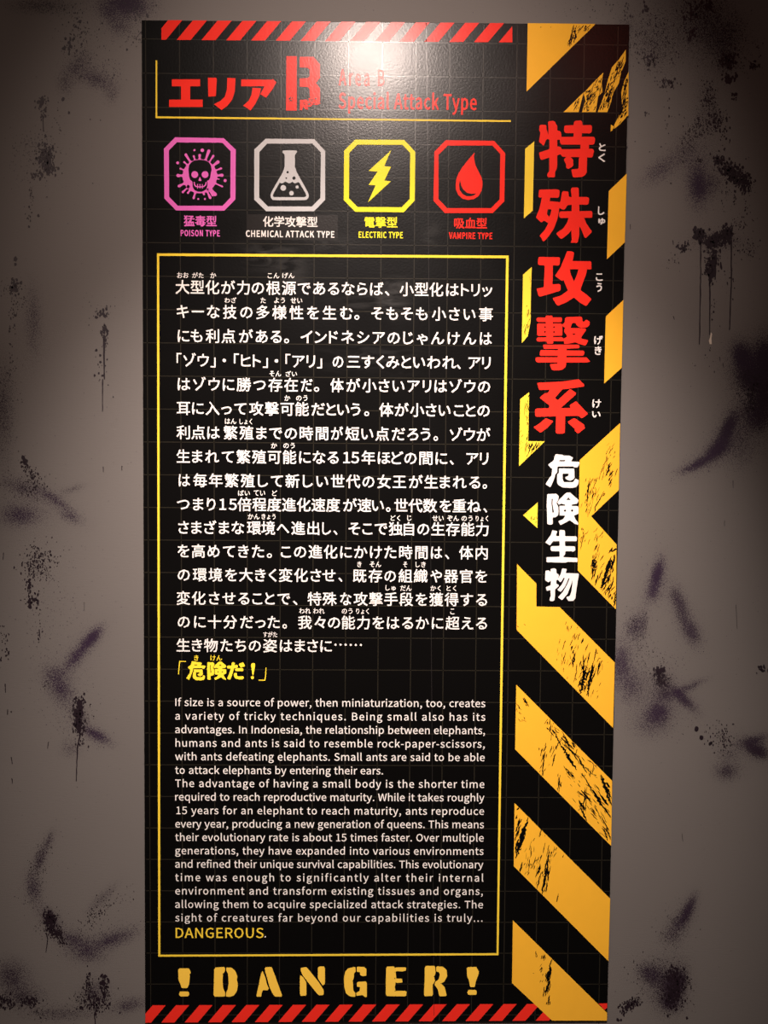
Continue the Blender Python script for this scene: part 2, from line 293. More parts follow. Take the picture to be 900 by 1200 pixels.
for a in [
 (90,25,8,26,0,40,.6,1.8),(100,35,14,16,0,26,.5,1.3),(60,12,26,10,0,45,.4,1.4),(95,60,24,26,0,90,.3,1.0),(82,50,6,14,0,14,1,2.4),(120,80,22,12,20,110,.3,.7),(160,15,16,12,0,40,.5,1.6),(158,42,8,8,-45,26,.5,1.4),(140,30,22,20,0,80,.3,.7),
 (47,118,6,8,30,26,1,2.4),(49,130,4,8,0,16,1,1.8),(53,183,8,14,8,170,.7,2.4),(56,196,8,8,0,60,.8,2.2),(44,168,26,16,0,110,.3,.9),(42,205,9,5,0,16,1,2.2),(36,228,2,12,0,16,.6,1.4),(40,190,30,30,0,90,.3,.7),(34,252,4,10,0,8,.8,1.5),(68,140,4,16,0,10,.5,1.1),
 (17,335,6,6,0,44,1,2.6),(10,340,14,12,0,50,.3,1),(14,365,5,22,0,30,.8,1.8),(12,412,2,14,0,6,.8,1.3),(22,355,10,10,0,26,.4,1),(8,445,8,20,30,24,.5,1.2),
 (120,367,7,5,10,20,1,2.3),(121,387,3,6,0,20,1,2.4),(122,400,2.5,10,0,20,.8,1.8),(118,425,6,28,0,14,.6,1.8),(112,362,22,16,0,22,.4,1),
 (28,540,3,6,-20,16,1.2,2.8),(35,553,5,12,-40,40,.7,1.8),(38,570,12,12,20,70,.4,1.4),(22,570,24,18,0,90,.3,.8),(8,480,14,40,0,70,.3,.9),
 (45,660,14,18,30,140,.6,1.6),(52,668,16,12,0,70,.4,1.1),(33,684,3,12,0,30,1,2),(33,706,6,5,0,14,1,2.6),(43,705,2,8,0,14,.8,2),(45,735,3,20,0,9,.7,1.6),(60,725,40,60,0,190,.25,.7),(4,745,6,10,0,16,.6,1.4),(4,770,4,10,0,9,1,1.8),(40,655,5,18,0,20,.7,1.4),
 (91,833,5,12,8,90,.9,2.4),(92,850,5,10,-12,80,.9,2.2),(94,822,6,3,0,20,.8,1.8),(96,840,12,18,0,60,.4,1.1),(80,845,18,18,0,90,.3,.7),(52,805,4,5,40,10,.6,1.3),(75,800,30,26,-40,200,.25,.6),(105,755,22,8,-50,110,.25,.6),(115,866,20,8,30,90,.25,.6),(93,874,6,6,0,6,1,1.5),
 (57,1078,6,9,-10,110,1,2.3),(63,1092,6,12,-40,110,.8,2),(73,1107,5,3,0,14,.8,1.8),(58,1085,14,16,0,90,.4,1.1),(45,1015,9,30,12,170,.3,.8),(38,1045,12,18,0,110,.3,.7),(110,1075,8,26,40,80,.5,1.1),(135,1055,16,10,-30,26,.4,1),(120,1100,40,12,-15,170,.3,.7),
 (103,1155,4,12,0,50,.8,1.8),(122,1156,4,12,-5,70,1,2.4),(112,1176,14,9,0,120,.7,2),(95,1172,10,8,0,50,.5,1.2),(6,1175,10,8,0,60,.8,2),(33,1175,8,5,10,50,.8,2),(25,1172,26,8,0,50,.4,1.1),(45,1190,10,6,30,26,.5,1.2),(80,1185,40,10,-10,90,.3,.8),
 (770,40,24,34,0,240,.4,1.2),(762,70,8,9,0,44,.8,2),(782,96,12,5,0,34,.9,2),(745,50,12,20,0,40,.5,1.4),(757,8,3,6,0,8,1.2,2.4),(735,10,5,10,0,10,.8,1.8),(783,130,3,20,0,12,.7,1.5),(757,132,3,3,0,3,1,2),
 (812,12,14,16,0,110,.6,1.9),(812,38,9,8,-30,50,.7,1.9),(830,6,9,9,0,60,.8,2),(840,28,30,26,20,240,.4,1.1),(854,70,9,9,0,120,.9,2.1),(856,90,6,4,0,14,1.5,3),(884,76,8,4,-20,30,.7,1.8),(862,112,4,6,0,6,1,2.4),(870,60,20,30,0,90,.4,1),
 (831,112,8,16,0,110,.5,1.4),(842,140,10,12,30,90,.6,1.8),(820,148,14,12,-20,110,.5,1.3),(810,158,12,12,0,50,.4,1),(850,160,5,16,0,16,.8,1.8),(800,175,16,12,0,16,.6,1.7),(822,188,4,2,0,6,1.2,2.4),(843,187,6,4,30,50,1,2.2),(858,201,13,7,45,190,1,2.4),(872,212,9,10,20,110,.9,2.2),(876,220,6,8,0,40,.6,1.4),(862,232,2,10,0,10,.8,1.6),(875,242,2,10,0,8,.7,1.4),(850,230,14,20,0,30,.4,1),
 (820,275,6,7,0,50,1.2,3),(836,283,9,7,-20,110,1,2.8),(852,275,7,8,0,80,1.2,3),(802,290,6,5,-30,40,.9,2.2),(836,300,8,16,0,90,1,2.6),(833,318,5,8,0,50,1.2,2.6),(860,265,16,8,-30,90,.4,1.1),(876,290,12,10,0,60,.4,1.3),(790,305,8,8,0,10,.6,1.3),(837,350,6,24,0,12,.6,1.8),(858,320,10,30,0,22,.4,1.4),
 (884,450,18,20,0,120,.5,1.4),(850,510,14,24,20,120,.3,.7),(815,545,26,10,-25,140,.3,.7),(870,520,26,30,0,150,.25,.6),(880,465,6,14,0,40,.8,1.6),(833,425,14,14,0,8,.5,1.2),
 (770,680,12,26,0,120,.25,.7),(750,740,14,22,0,130,.4,.9),(808,735,16,34,-20,150,.25,.6),(774,788,6,5,0,40,1.2,2.4),(777,800,8,9,0,90,.7,1.5),(780,785,26,20,0,100,.3,.8),(750,775,24,20,0,60,.4,.9),(845,862,14,16,0,60,.5,1.4),(850,870,5,12,0,26,.8,1.6),(834,872,4,2,0,6,1.2,2),(893,785,5,4,-30,16,1,2.2),(790,850,30,20,0,60,.3,.8),
 (795,1085,16,26,30,140,.3,.8),(765,1145,24,18,20,150,.3,1),(793,1150,10,14,0,120,.8,2.2),(790,1170,9,12,0,120,.8,2),(790,1160,22,26,0,150,.35,1),(740,1178,9,5,-20,90,.8,2),(732,1188,3,3,0,6,1.2,2),(725,1197,2,1,0,3,1.4,2),(806,1195,2,1,0,2,1.2,1.8),(748,1173,4,4,0,14,.6,1.4),
 (700,8,40,12,0,40,.4,1.1),(640,10,60,8,0,10,.4,.8),(90,600,90,600,0,260,.25,.6),(820,500,90,600,0,320,.25,.6),(430,10,10,4,0,3,.4,.8)]:
    spatter(*a, m=M_VPAINT if a[7] <= .7 else M_PAINT)
mb = MB()
for x, y, r in [(76,44,1.6),(89,58,1.4),(93,24,2),(80,62,1.4),(94,88,1.4),(73,115,2.2),(80,131,1.6),(105,139,.9),(117,140,.9),(148,57,1.3),(133,87,1.2),(131,90,.9),(172,17,2),(17,303,2.6),(17,309,1.7),(44,252,1.7),(33,265,1.4),(108,214,.7),(54,230,.8),
                (112,410,1.8),(117,424,1.5),(115,437,1.3),(119,440,1.2),(34,711,2.6),(42,713,1.4),(37,207,1.6),(109,840,1),(817,855,2.8),(823,865,2.8),(834,872,1.7),(862,110,2),(735,172,1.6),(745,165,.8),(762,177,.8),(787,214,1),(757,131,1.4),(864,88,2.2),(855,94,3.4),(838,285,4),(817,277,4),(853,273,4.5),(26,536,2.4),(126,451,.8),(132,465,1),(11,403,1),(12,835,1)]:
    blob(mb, x, y, r, st=1.15)
mb.build('paint_drops', M_PAINT, wall, kind='stuff')
for pts, a, c in [([(49,134),(50,153)],1.6,1.1),([(121,392),(121.3,420),(121.5,444)],2.2,1.5),([(119.6,444),(119.3,482)],1.5,1.1),([(94,860),(90,875),(88.5,916)],1.6,1.1),([(53,1094),(55,1102),(53,1117)],1.4,.9),([(113,1180),(110,1190),(111,1202)],1.6,1.2),
                  ([(822,275),(822,320),(820.5,403)],1.6,1.3),([(832,310),(833,350),(832.5,392)],1.8,1.2),([(858,268),(858,330),(856,386)],1.6,1.3),([(838,300),(836,320),(833,332)],6,1.5),([(822,268),(821,285)],9,3),([(853,268),(856,285)],9,3),([(840,298),(839,327)],2.4,1.6),
                  ([(810,2),(811,14),(810,24)],1.6,1.2),([(815,33),(810,44),(807,50)],1.6,.9),([(885,448),(882,462),(880,478)],1.3,1),([(863.5,709),(864.8,737)],.6,.5),([(850,610),(850,617)],.6,.5),([(800,978),(801,987)],.6,.5),([(792,692),(792,700)],.6,.5),([(796,716),(796.5,728)],.7,.6),([(98,706),(98,716)],.5,.5),([(142,546),(142,551)],1.2,.8),([(120.3,547),(120.4,553)],1.1,.8),([(170,30),(158,44)],1.2,.8),([(45,738),(45.5,747)],1.6,1),([(5,802),(5.5,812)],1.2,.7),([(8,832),(8,838)],1.3,.8),([(12,888),(13.5,896)],1,.8),([(13,913),(13.5,919)],.9,.7),([(56,870),(55,878)],.8,.6),([(3,648),(2.6,656)],.9,.7),([(844,418),(845,423)],.9,.6),([(848,425),(849,430)],.9,.6),([(860,563),(860,572)],.6,.5),([(790,370),(791,374)],1.2,.8),([(739,262),(739.5,268)],1,.7),([(789,281),(790,286)],1.2,.8),([(95,828),(90,840),(92,858)],6,5)]:
    drip(pts, a, c)
mb = MB(); mb.poly([(834,389),(835.4,391),(834.6,396),(835,403),(832.6,403),(831.6,399),(833,395)], DROP + .0002); mb.build('plaster_chip', M_CHIP, wall, label='small pale chip of bare plaster at the end of a paint drip')

# ------------------------------------------------------------------ the panel
c0, c1, c2, c3 = (P(166, 23.6), P(737.6, 28.6), P(170.2, 1199), P(711.4, 1196.4))
u0 = (c0[0] + c2[0]) / 2; u1 = (c1[0] + c3[0]) / 2; v0 = (c0[1] + c1[1]) / 2; v1 = (c2[1] + c3[1]) / 2
panel = bpy.data.objects.new('information_panel', None); col.objects.link(panel)
panel.location = uvw((u0 + u1) / 2, v1); panel.empty_display_size = .1
panel['label'] = 'tall black exhibition text panel with yellow hazard stripes and Japanese text on grey wall'; panel['category'] = 'sign panel'
A = uvw(u0, v0); B = uvw(u1, v1)
bm = MB()
q = [uvw(*P(x, y)) for x, y in ((166, 23.6), (737.6, 28.6), (711.4, 1196.4), (170.2, 1199))]
D = BACK - 0.0001; e = .0006
f_ = [(a.x, a.z) for a in q]
inn = [(f_[0][0] + e, f_[0][1] - e), (f_[1][0] - e, f_[1][1] - e), (f_[2][0] - e, f_[2][1] + e), (f_[3][0] + e, f_[3][1] + e)]
vv = [(x, 0, z) for x, z in inn] + [(x, e, z) for x, z in f_] + [(x, D, z) for x, z in f_]
ff = [(0, 3, 2, 1)]
for k in range(4):
    j = (k + 1) % 4; ff += [(k, j, 4 + j, 4 + k), (4 + k, 4 + j, 8 + j, 8 + k)]
ff.append((8, 9, 10, 11))
bm.add(vv, ff); board = bm.build('board', M_BOARD, panel)
L_GRID, L_SEAM, L_STRIPE, L_STR, L_BACK, L_TXT, L_TOP, L_TOP2 = .00010, .00030, .00020, .00030, .00035, .00045, .00055, .00065

def g_line(u0_, v0_, u1_, v1_, wd=.026):
    mb = MB(); p = [uvw(u, v) for u, v in ((u0_, v0_), (u1_, v1_))]
    h = wd * S / 2
    if abs(p[0].x - p[1].x) < abs(p[0].z - p[1].z): pts = [(p[0].x - h, p[0].z), (p[0].x + h, p[0].z), (p[1].x + h, p[1].z), (p[1].x - h, p[1].z)]
    else: pts = [(p[0].x, p[0].z - h), (p[1].x, p[1].z - h), (p[1].x, p[1].z + h), (p[0].x, p[0].z + h)]
    mb.polyw(pts, L_GRID); mb.build('grid_line', M_GRID, panel)
for i in range(-1, 14): g_line(i, v0 + .03, i, v1 - .03)
for j in range(-3, 28): g_line(u0 + .02, j * .99, u1 - .02, j * .99)
mb = MB(); mb.poly(line(499.5, 26, 501.5, 200, 1.0), L_SEAM); mb.poly(line(501.5, 200, 508.6, 1190, .5), L_SEAM)
mb.build('film_seam', M_SEAM, panel, label='faint raised vertical seam in the black film')

# red barber stripes along the top and bottom edges
def para(xl, xr, shift, yt, yb): return [(xl, yt), (xr, yt), (xr - shift, yb), (xl - shift, yb)]
def clipx(poly, x0, x1):
    for side, xc in ((1, x0), (-1, x1)):
        out = []
        for i in range(len(poly)):
            a, b_ = poly[i], poly[(i + 1) % len(poly)]
            ia, ib = side * (a[0] - xc) >= 0, side * (b_[0] - xc) >= 0
            if ia: out.append(a)
            if ia != ib:
                t = (xc - a[0]) / (b_[0] - a[0]); out.append((xc, a[1] + t * (b_[1] - a[1])))
        poly = out
        if not poly: return None
    return poly
for k in range(-1, 15):
    xb = 207.0 + 29.02 * k; yt = 24.0 + (xb - 207) * .0088; yb = 46.9 + (xb - 207) * .0075
    p = clipx([(xb + 19, yt), (xb + 35.6, yt), (xb + 16.6, yb), (xb, yb)], 189.2, 600.4)
    if p and len(p) > 2:
        mb = MB(); mb.poly(p, L_STR); mb.build('red_stripe', M_RED, panel)
for k in range(0, 18):
    xt = 178.8 + 27.42 * k; yt = 1178 - (xt - 178) * .0035; yb = 1198.4 - (xt - 178) * .0050
    p = clipx([(xt, yt), (xt + 15.5, yt), (xt - 1.8, yb), (xt - 17.3, yb)], 170.4, 645.5)
    if p and len(p) > 2:
        mb = MB(); mb.poly(p, L_STR - .00015); mb.build('red_stripe', M_RED, panel)
mb = MB(); mb.poly([(701.2, 1175.9), (711.6, 1175.7), (711.5, 1181), (708.3, 1183.5)], L_STR - .00015); mb.build('red_stripe', M_RED, panel)

# yellow hazard stripes of the right-hand column
stripes = [
 [(618.4,27.2),(698,28),(690,36),(617,107.4)],
 [(660.4,131.4),(684,108),(681,120),(678,131.4)],
 [(682,131.4),(686,118),(684,109),(695,97),(707,85),(705,97),(706,108),(701,113),(698,131.4)],
 [(700.5,131.4),(705,120),(709,108),(712,95),(717,79),(725,70),(733.5,58),(733,72),(728,85),(725,98),(719,108),(716,120),(711.5,131.4)],
 [(715.5,154.5),(716,146),(719,148),(724,138),(729,125),(728,108),(732,94),(736.6,84),(736.4,135),(726,146)],
 [(713.3,224),(734.4,203.5),(732.2,284),(711.2,303.8)],
 [(709.9,370.8),(730.5,351.5),(728.6,431),(708,449.5)],
 [(615.4,174.5),(626,165.7),(624.3,246.8),(614,256)],
 [(612.9,321.8),(623.1,313),(622.2,340),(621.7,376.7),(618.5,394),(611.5,401.9)],
 [(609.6,467.7),(620.1,459.7),(618.9,517),(638.4,517.2),(608.2,546.3)],
 [(726.7,495.7),(679.3,539.2),(677,668.5),(721.6,714),(722.5,638),(692.7,605),(725.1,574.2)],
 [(613.1,603.8),(630.1,588.7),(629.7,619)],
 [(605.9,661),(628.5,683.9),(628.5,710.8),(655.8,711.4),(720.4,776.4),(718.4,853),(605.4,738)],
 [(605,802.4),(717.4,915),(716.2,991.4),(603.6,878)],
 [(603,941),(715,1053),(713,1126.4),(602,1015)],
 [(601,1078.4),(711.4,1187),(711.2,1196),(647,1196),(600,1152)]]
M_HAZB = M_HAZ
SO = []
for i, s in enumerate(stripes):
    mb = MB(); mb.poly(s, L_STRIPE); SO.append(mb.build('hazard_stripe', M_YELLOW if i in (7, 8, 9, 11) else M_HAZ, panel))
# chipped black marks across the stripes
rs = random.Random(11)
def sliver(mb, x, y, L, wd, ang, inside):
    th = math.radians(ang); n = max(3, int(L / 1.6)); lo = []; hi = []
    for k in range(n + 1):
        t = k / n; env = math.sin(math.pi * min(max(t, .04), .96)) ** .6
        c = rs.uniform(-.25, .25) * wd
        a = (t - .5) * L
        for arr, s_ in ((lo, -1), (hi, 1)):
            d = c + s_ * wd / 2 * env * rs.uniform(.45, 1.25)
            arr.append((x + a * math.cos(th) - d * math.sin(th), y + a * math.sin(th) + d * math.cos(th)))
    if all(inside(px, py) for px, py in (lo[0], lo[-1], lo[n // 2])): mb.poly(lo + hi[::-1], L_STR)
def inpoly(poly, grow=0):
    def f(x, y):
        c = False
        for i in range(len(poly)):
            (x0, y0), (x1, y1) = poly[i], poly[i - 1]
            if (y0 > y) != (y1 > y) and x < (x1 - x0) * (y - y0) / (y1 - y0) + x0: c = not c
        return c
    return f
marks = {  # stripe -> (cx, cy, spread x, spread y, count, length, width, angle)
 0: [(673,42,3,10,12,9,1.6,-75),(688,33,10,3,14,5,1.1,-50),(668,48,3,8,8,6,1,-75),(636,36,14,4,4,1.6,.8,0)],
 1: [(677,122,4,8,16,7,1.2,-70)], 2: [(692,112,9,16,70,5,1.3,-62),(700,96,6,9,34,5,1.2,-70),(686,124,6,7,16,6,1.1,-70)], 3: [(712,110,7,20,70,6,1.4,-70),(724,80,7,16,60,6,1.3,-65),(706,125,5,8,20,7,1.3,-70)], 4: [(730,125,6,24,80,6,1.5,-70),(718,150,2,3,8,3,.9,-45),(734,100,2,12,16,7,1.4,-75)],
 8: [(619,380,3,14,14,4,.9,-70),(616,395,3,10,9,5,.9,-75),(621,340,2,20,6,2,.8,-60)],
 9: [(618,490,2,24,14,5,1,-80),(611,500,2,20,7,5,.8,-60),(622,525,6,8,14,11,1.2,-70),(628,521,7,4,10,7,1,-65)],
 10: [(710,545,10,20,20,9,1.1,-70),(716,528,5,10,12,5,.8,-70),(695,580,5,22,20,10,1.2,-72),(688,590,3,20,12,7,1,-72),(716,560,4,12,8,8,1.6,-62),(683,625,5,24,16,6,.9,-70),(700,645,7,22,18,9,1,-65),(697,668,3,12,10,14,2.2,-70),(714,665,5,16,24,10,1.8,-68),(712,685,6,12,22,9,2,-62),(718,645,3,5,10,6,2.2,-50),(704,625,10,8,10,5,.8,-60),(720,700,2,8,8,7,2,-70)],
 11: [(627,607,3,6,8,4,.8,-65),(617,602,2,2,2,2,.8,-30)],
 12: [(672,768,6,18,24,8,1.3,-75),(683,775,5,22,24,10,1.8,-78),(684,795,3,14,8,20,3.6,-80),(692,790,3,14,8,20,2.6,-76),(689,808,5,8,10,10,1.6,-72),(664,740,8,14,16,7,.9,-75),(655,770,9,18,16,7,.9,-75),(702,780,4,10,12,9,1.2,-75),(708,775,6,5,6,4,1,-40),(676,745,3,16,12,10,1.3,-72),(696,820,8,16,8,6,.8,-70),(611,732,6,5,5,3,.8,40),(668,790,6,14,10,6,1,-80)],
 13: [(645,845,6,8,18,7,1.6,-65),(655,855,8,8,20,9,1.4,40),(666,868,6,10,18,14,2.2,60),(670,878,4,10,8,18,3.4,55),(636,888,4,14,20,8,1.2,-75),(648,880,4,12,14,11,1.3,-78),(656,920,3,12,14,10,1.4,-75),(668,905,5,6,10,8,1.4,55),(684,938,4,14,10,22,3.0,52),(697,930,10,12,24,9,1.1,50),(700,950,10,10,20,10,1.3,48),(686,940,2,12,6,20,1.2,-75),(710,925,3,10,14,16,3.2,60),(704,960,8,14,24,9,1.3,55),(710,975,4,8,12,9,1.4,60),(692,880,14,8,18,6,1,48),(684,920,12,16,20,6,.9,55),(677,950,6,4,10,5,1,-50),(615,822,3,3,6,7,1.3,50),(610,835,5,8,14,5,1,60),(678,915,16,14,20,5,.7,50),(634,900,5,4,8,5,1,-60),(612,844,4,4,8,4,.8,50)],
 14: [(607,975,4,18,26,9,2,-68),(612,978,2,8,12,20,4.2,-72),(606,995,2,10,8,22,3.4,-72),(622,1000,6,24,34,7,1,-75),(632,1010,5,20,20,11,1.3,-76),(641,1022,3,18,18,15,1.9,-80),(639,1038,3,8,10,12,1.6,-78),(618,1020,4,8,12,6,1.1,-70),(650,1000,5,8,12,6,.8,-70),(653,1052,3,4,8,8,1.1,-80),(662,1003,3,4,6,5,.9,-60),(644,985,8,8,8,5,.8,-75)],
 15: [(643,1145,3,10,14,11,2.2,-80),(642,1158,3,7,10,10,1.6,-78),(634,1135,3,7,6,5,1.1,-70),(628,1120,1,3,3,5,1,-80),(636,1122,4,2,5,5,1,-70),(634,1150,3,8,7,3,.8,-60),(644,1174,2,3,5,5,1,-75),(625,1140,1,1,1,2,1,0)]}
LONG = {0: [(672.5,29,666,54,1.6),(671,40,668,52,1.4),(676,29.5,673,38,1),(684,30,676,40,.9),(692,29,684,36,1)],
 2: [(696,97,690,120,1),(705,100,702,112,1.2)], 3: [(728,70,718,100,1.4),(718,100,710,124,1.3),(731,66,726,80,1.1),(714,96,708,112,.9)], 4: [(734,92,729,118,1.4),(733,112,724,140,1.6),(736,120,730,134,1)],
 10: [(716,652,704,691,3.4),(697,654,694,673,3),(690,563,688,588,2),(715,542,711,557,2.4),(708,575,698,594,1.2),(721,650,717,664,3.2),(700,560,694,575,1),(684,625,680,645,1),(711,600,706,612,1),(719,678,712,700,2.2),(722,695,719,712,2),(706,668,701,680,1.6)],
 12: [(687,780,680,813,5),(695,777,688,815,3.4),(699,761,695,778,1.2),(674,766,671,780,2.4),(676,786,672,800,1),(702,777,700,790,1.8),(663,764,659,778,1),(691,764,688,778,1.4)],
 13: [(648,854,658,876,2),(658,874,676,902,4),(664,872,682,898,1.2),(676,884,688,906,2.2),(682,906,696,930,1.6),(694,926,707,946,4),(706,944,716,958,2),(704,908,716,936,4),(688,922,682,950,1.4),(650,884,647,898,1.6),(638,884,635,910,1.6),(656,908,655,930,1.4),(663,900,674,912,1.6),(646,848,644,858,1.8),(664,858,676,876,1.2),(676,878,674,886,1),(690,890,700,900,.8),(696,896,694,908,1),(613,818,620,828,1.8),(605,824,611,832,1),(712,930,717,944,2),(704,956,714,974,1.6),(710,970,716,984,1.6),(660,862,655,872,1.2),(684,898,700,912,.8)],
 14: [(618.5,958,605,1006,4.6),(641,1016,635,1048,3.4),(634,1022,629,1042,1.6),(612,1010,609,1022,1.8),(644,998,641,1014,1.4),(628,1004,624,1018,1),(610,966,606,980,2.2),(634,970,633,980,1.4),(650,992,648,1000,1)],
 15: [(645,1130,641,1152,3.2),(638,1156,636,1168,1.6),(644,1166,642,1178,1.8),(647,1124,644,1132,1),(637,1118,637,1126,1.2),(628,1114,628,1120,1.2)],
 9: [(624,518,619,532,1.6),(629,518,624,530,1.6),(616,470,614,490,.8)], 8: [(620,362,618,372,.9),(617,380,614,392,1)]}
for k, lst in marks.items():
    mb = MB(); ins = inpoly(stripes[k])
    for cx_, cy_, sx_, sy_, n, L, wd, an in lst:
        for _ in range(int(n * (.55 if k in (0, 12, 13, 14) else 1))):
            sliver(mb, cx_ + rs.gauss(0, .55) * sx_, cy_ + rs.gauss(0, .55) * sy_, L * rs.uniform(.35, 1.25), wd * rs.uniform(.4, 1.2), an + rs.uniform(-14, 14), ins)
    for x0_, y0_, x1_, y1_, wd in LONG.get(k, []):
        x, y = x0_, y0_; d = math.hypot(x1_ - x0_, y1_ - y0_); an = math.degrees(math.atan2(y1_ - y0_, x1_ - x0_))
        sliver(mb, (x0_ + x1_) / 2, (y0_ + y1_) / 2, d, wd, an, lambda a, b: True)
        for _ in range(int(d / 5)):
            t_ = rs.random(); sliver(mb, x0_ + (x1_ - x0_) * t_ + rs.uniform(-2.5, 2.5), y0_ + (y1_ - y0_) * t_, rs.uniform(2, 7), rs.uniform(.5, 1.4), an + rs.uniform(-10, 10), ins)
    if mb.v: mb.build('chipped_mark', M_BOARD, SO[k], kind='stuff')

# yellow rules
mb = MB(); mb.poly([(182.4,70.9),(184.3,70.9),(184.3,136.4),(598.6,141),(598.6,143),(182.4,138.6)], L_TXT); mb.build('header_rule', M_YELLOW, panel)
mb = MB(); mb.ring([(184,296.9),(596.1,299.6),(584.2,1119.3),(185.5,1121)], [(186.6,299.9),(593,302.6),(581.9,1116.9),(188,1118.7)], L_TXT); mb.build('text_frame', M_YELLOW, panel)

# ------------------------------------------------------------------ glyphs
def load_font():
    try:
        p = os.path.join(bpy.utils.resource_path('LOCAL'), 'datafiles', 'fonts', 'Noto Sans CJK Regular.woff2')
        return bpy.data.fonts.load(p) if os.path.exists(p) else None
    except Exception: return None
INTER = load_font()
G = {}
def glyph(ch, f):
    key = (ch, f)
    if key in G: return G[key]
    c = bpy.data.curves.new('g', 'FONT'); c.body = ch; c.resolution_u = 2 if len(ch) == 1 else 1
    if f == 'L' and INTER: c.font = INTER
    o = bpy.data.objects.new('g', c)
    me = o.to_mesh()
    n = len(me.vertices); V = np.zeros(n * 3); me.vertices.foreach_get('co', V); V = V.reshape(-1, 3)[:, :2].copy()
    me.calc_loop_triangles(); t = np.zeros(len(me.loop_triangles) * 3, dtype=np.int32); me.loop_triangles.foreach_get('vertices', t); t = t.reshape(-1, 3).copy()
    o.to_mesh_clear(); bpy.data.objects.remove(o); bpy.data.curves.remove(c)
    if len(t):   # face the reader
        a, b_, c_ = V[t[:, 0]], V[t[:, 1]], V[t[:, 2]]
        cr = (b_[:, 0] - a[:, 0]) * (c_[:, 1] - a[:, 1]) - (b_[:, 1] - a[:, 1]) * (c_[:, 0] - a[:, 0])
        t[cr < 0] = t[cr < 0][:, ::-1]
    G[key] = (V, t); return G[key]
def adv(ch, f):
    k = (ch, f, 'a')
    if k not in G:
        a = glyph(ch + '|', f)[0][:, 0].max(); b_ = glyph('|', f)[0][:, 0].max(); G[k] = a - b_
    return G[k]
def ext(ch, f):
    V, t = glyph(ch, f); return V[:, 0].min(), V[:, 0].max(), V[:, 1].min(), V[:, 1].max()
def stamp(mb, V, t, bold, off):
    offs = [(0, 0)] if not bold else [(bold * math.cos(a), bold * math.sin(a)) for a in np.arange(0, 2 * math.pi, math.pi / (2 if bold < .0007 else 3)) + .78]
    for k, (dx, dy) in enumerate(offs):
        off += STEP
        mb.add([(x + dx, -off, z + dy) for x, z in V.tolist()], t.tolist())
def place(mb, ch, f, x, z, sx_, sz_, bold, off, slant=0):
    V, t = glyph(ch, f)
    if not len(t): return
    W_ = np.stack([x + V[:, 0] * sx_, z + V[:, 1] * sz_], 1); stamp(mb, W_, t, bold, off)
EMC = ext('源', 'J'); HC = EMC[3] - EMC[2]; MIDC = (EMC[3] + EMC[2]) / 2
JUST = set('、。')
def seg_jp(mb, text, xl, xr, yc, ymid, bold, off, size):
    """one run of Japanese set between two ink edges; size = em scale in metres per font unit"""
    z = uvw(*P(205, yc)).z
    wl = uvw(*P(xl, ymid)).x; wr = uvw(*P(xr, ymid)).x
    es = [ext(c, 'J') for c in text]; b_ = bold or 0
    wid = [(e_[1] - e_[0]) * size for e_ in es]
    if len(text) == 1 or sum(wid) > (wr - wl):
        k = (wr - wl - 2 * b_) / (sum(wid) + .08 * size * (len(text) - 1)); k = min(k, 1.15)
        if len(text) == 1 and k < 1.15: k = max(k, .8)
    else: k = 1.0
    free = (wr - wl - 2 * b_) - sum(wid) * k
    # kana get looser side bearings than kanji
    sb = [(.16 if ord(c) < 0x3100 else .08) for c in text]
    gaps = [sb[i] + sb[i + 1] for i in range(len(text) - 1)]; tot = sum(gaps) or 1
    x = wl + b_ + (free / 2 if len(text) == 1 else 0)
    for i, c in enumerate(text):
        if c.isdigit(): 
            kd = 13.0 / 15.7 * HC * size / (ext('5', 'L')[3] - ext('5', 'L')[2]); e5 = ext(c, 'L'); wd_ = (e5[1] - e5[0]) * kd * 1.1
            x_ = x + max(0, wid[i] * k - wd_) / 2
            place(mb, c, 'L', x_ - e5[0] * kd * 1.1, z - HC * size * .41, kd * 1.1, kd, bold, off)
        else: place(mb, c, 'J', x - es[i][0] * size * k, z - MIDC * size, size * k, size, bold, off)
        x += wid[i] * k + (free * gaps[i] / tot if i < len(gaps) else 0)
PX = abs(uvw(*P(400, 400)).x - uvw(*P(401, 400)).x)
SIZE = 15.7 * PX / HC
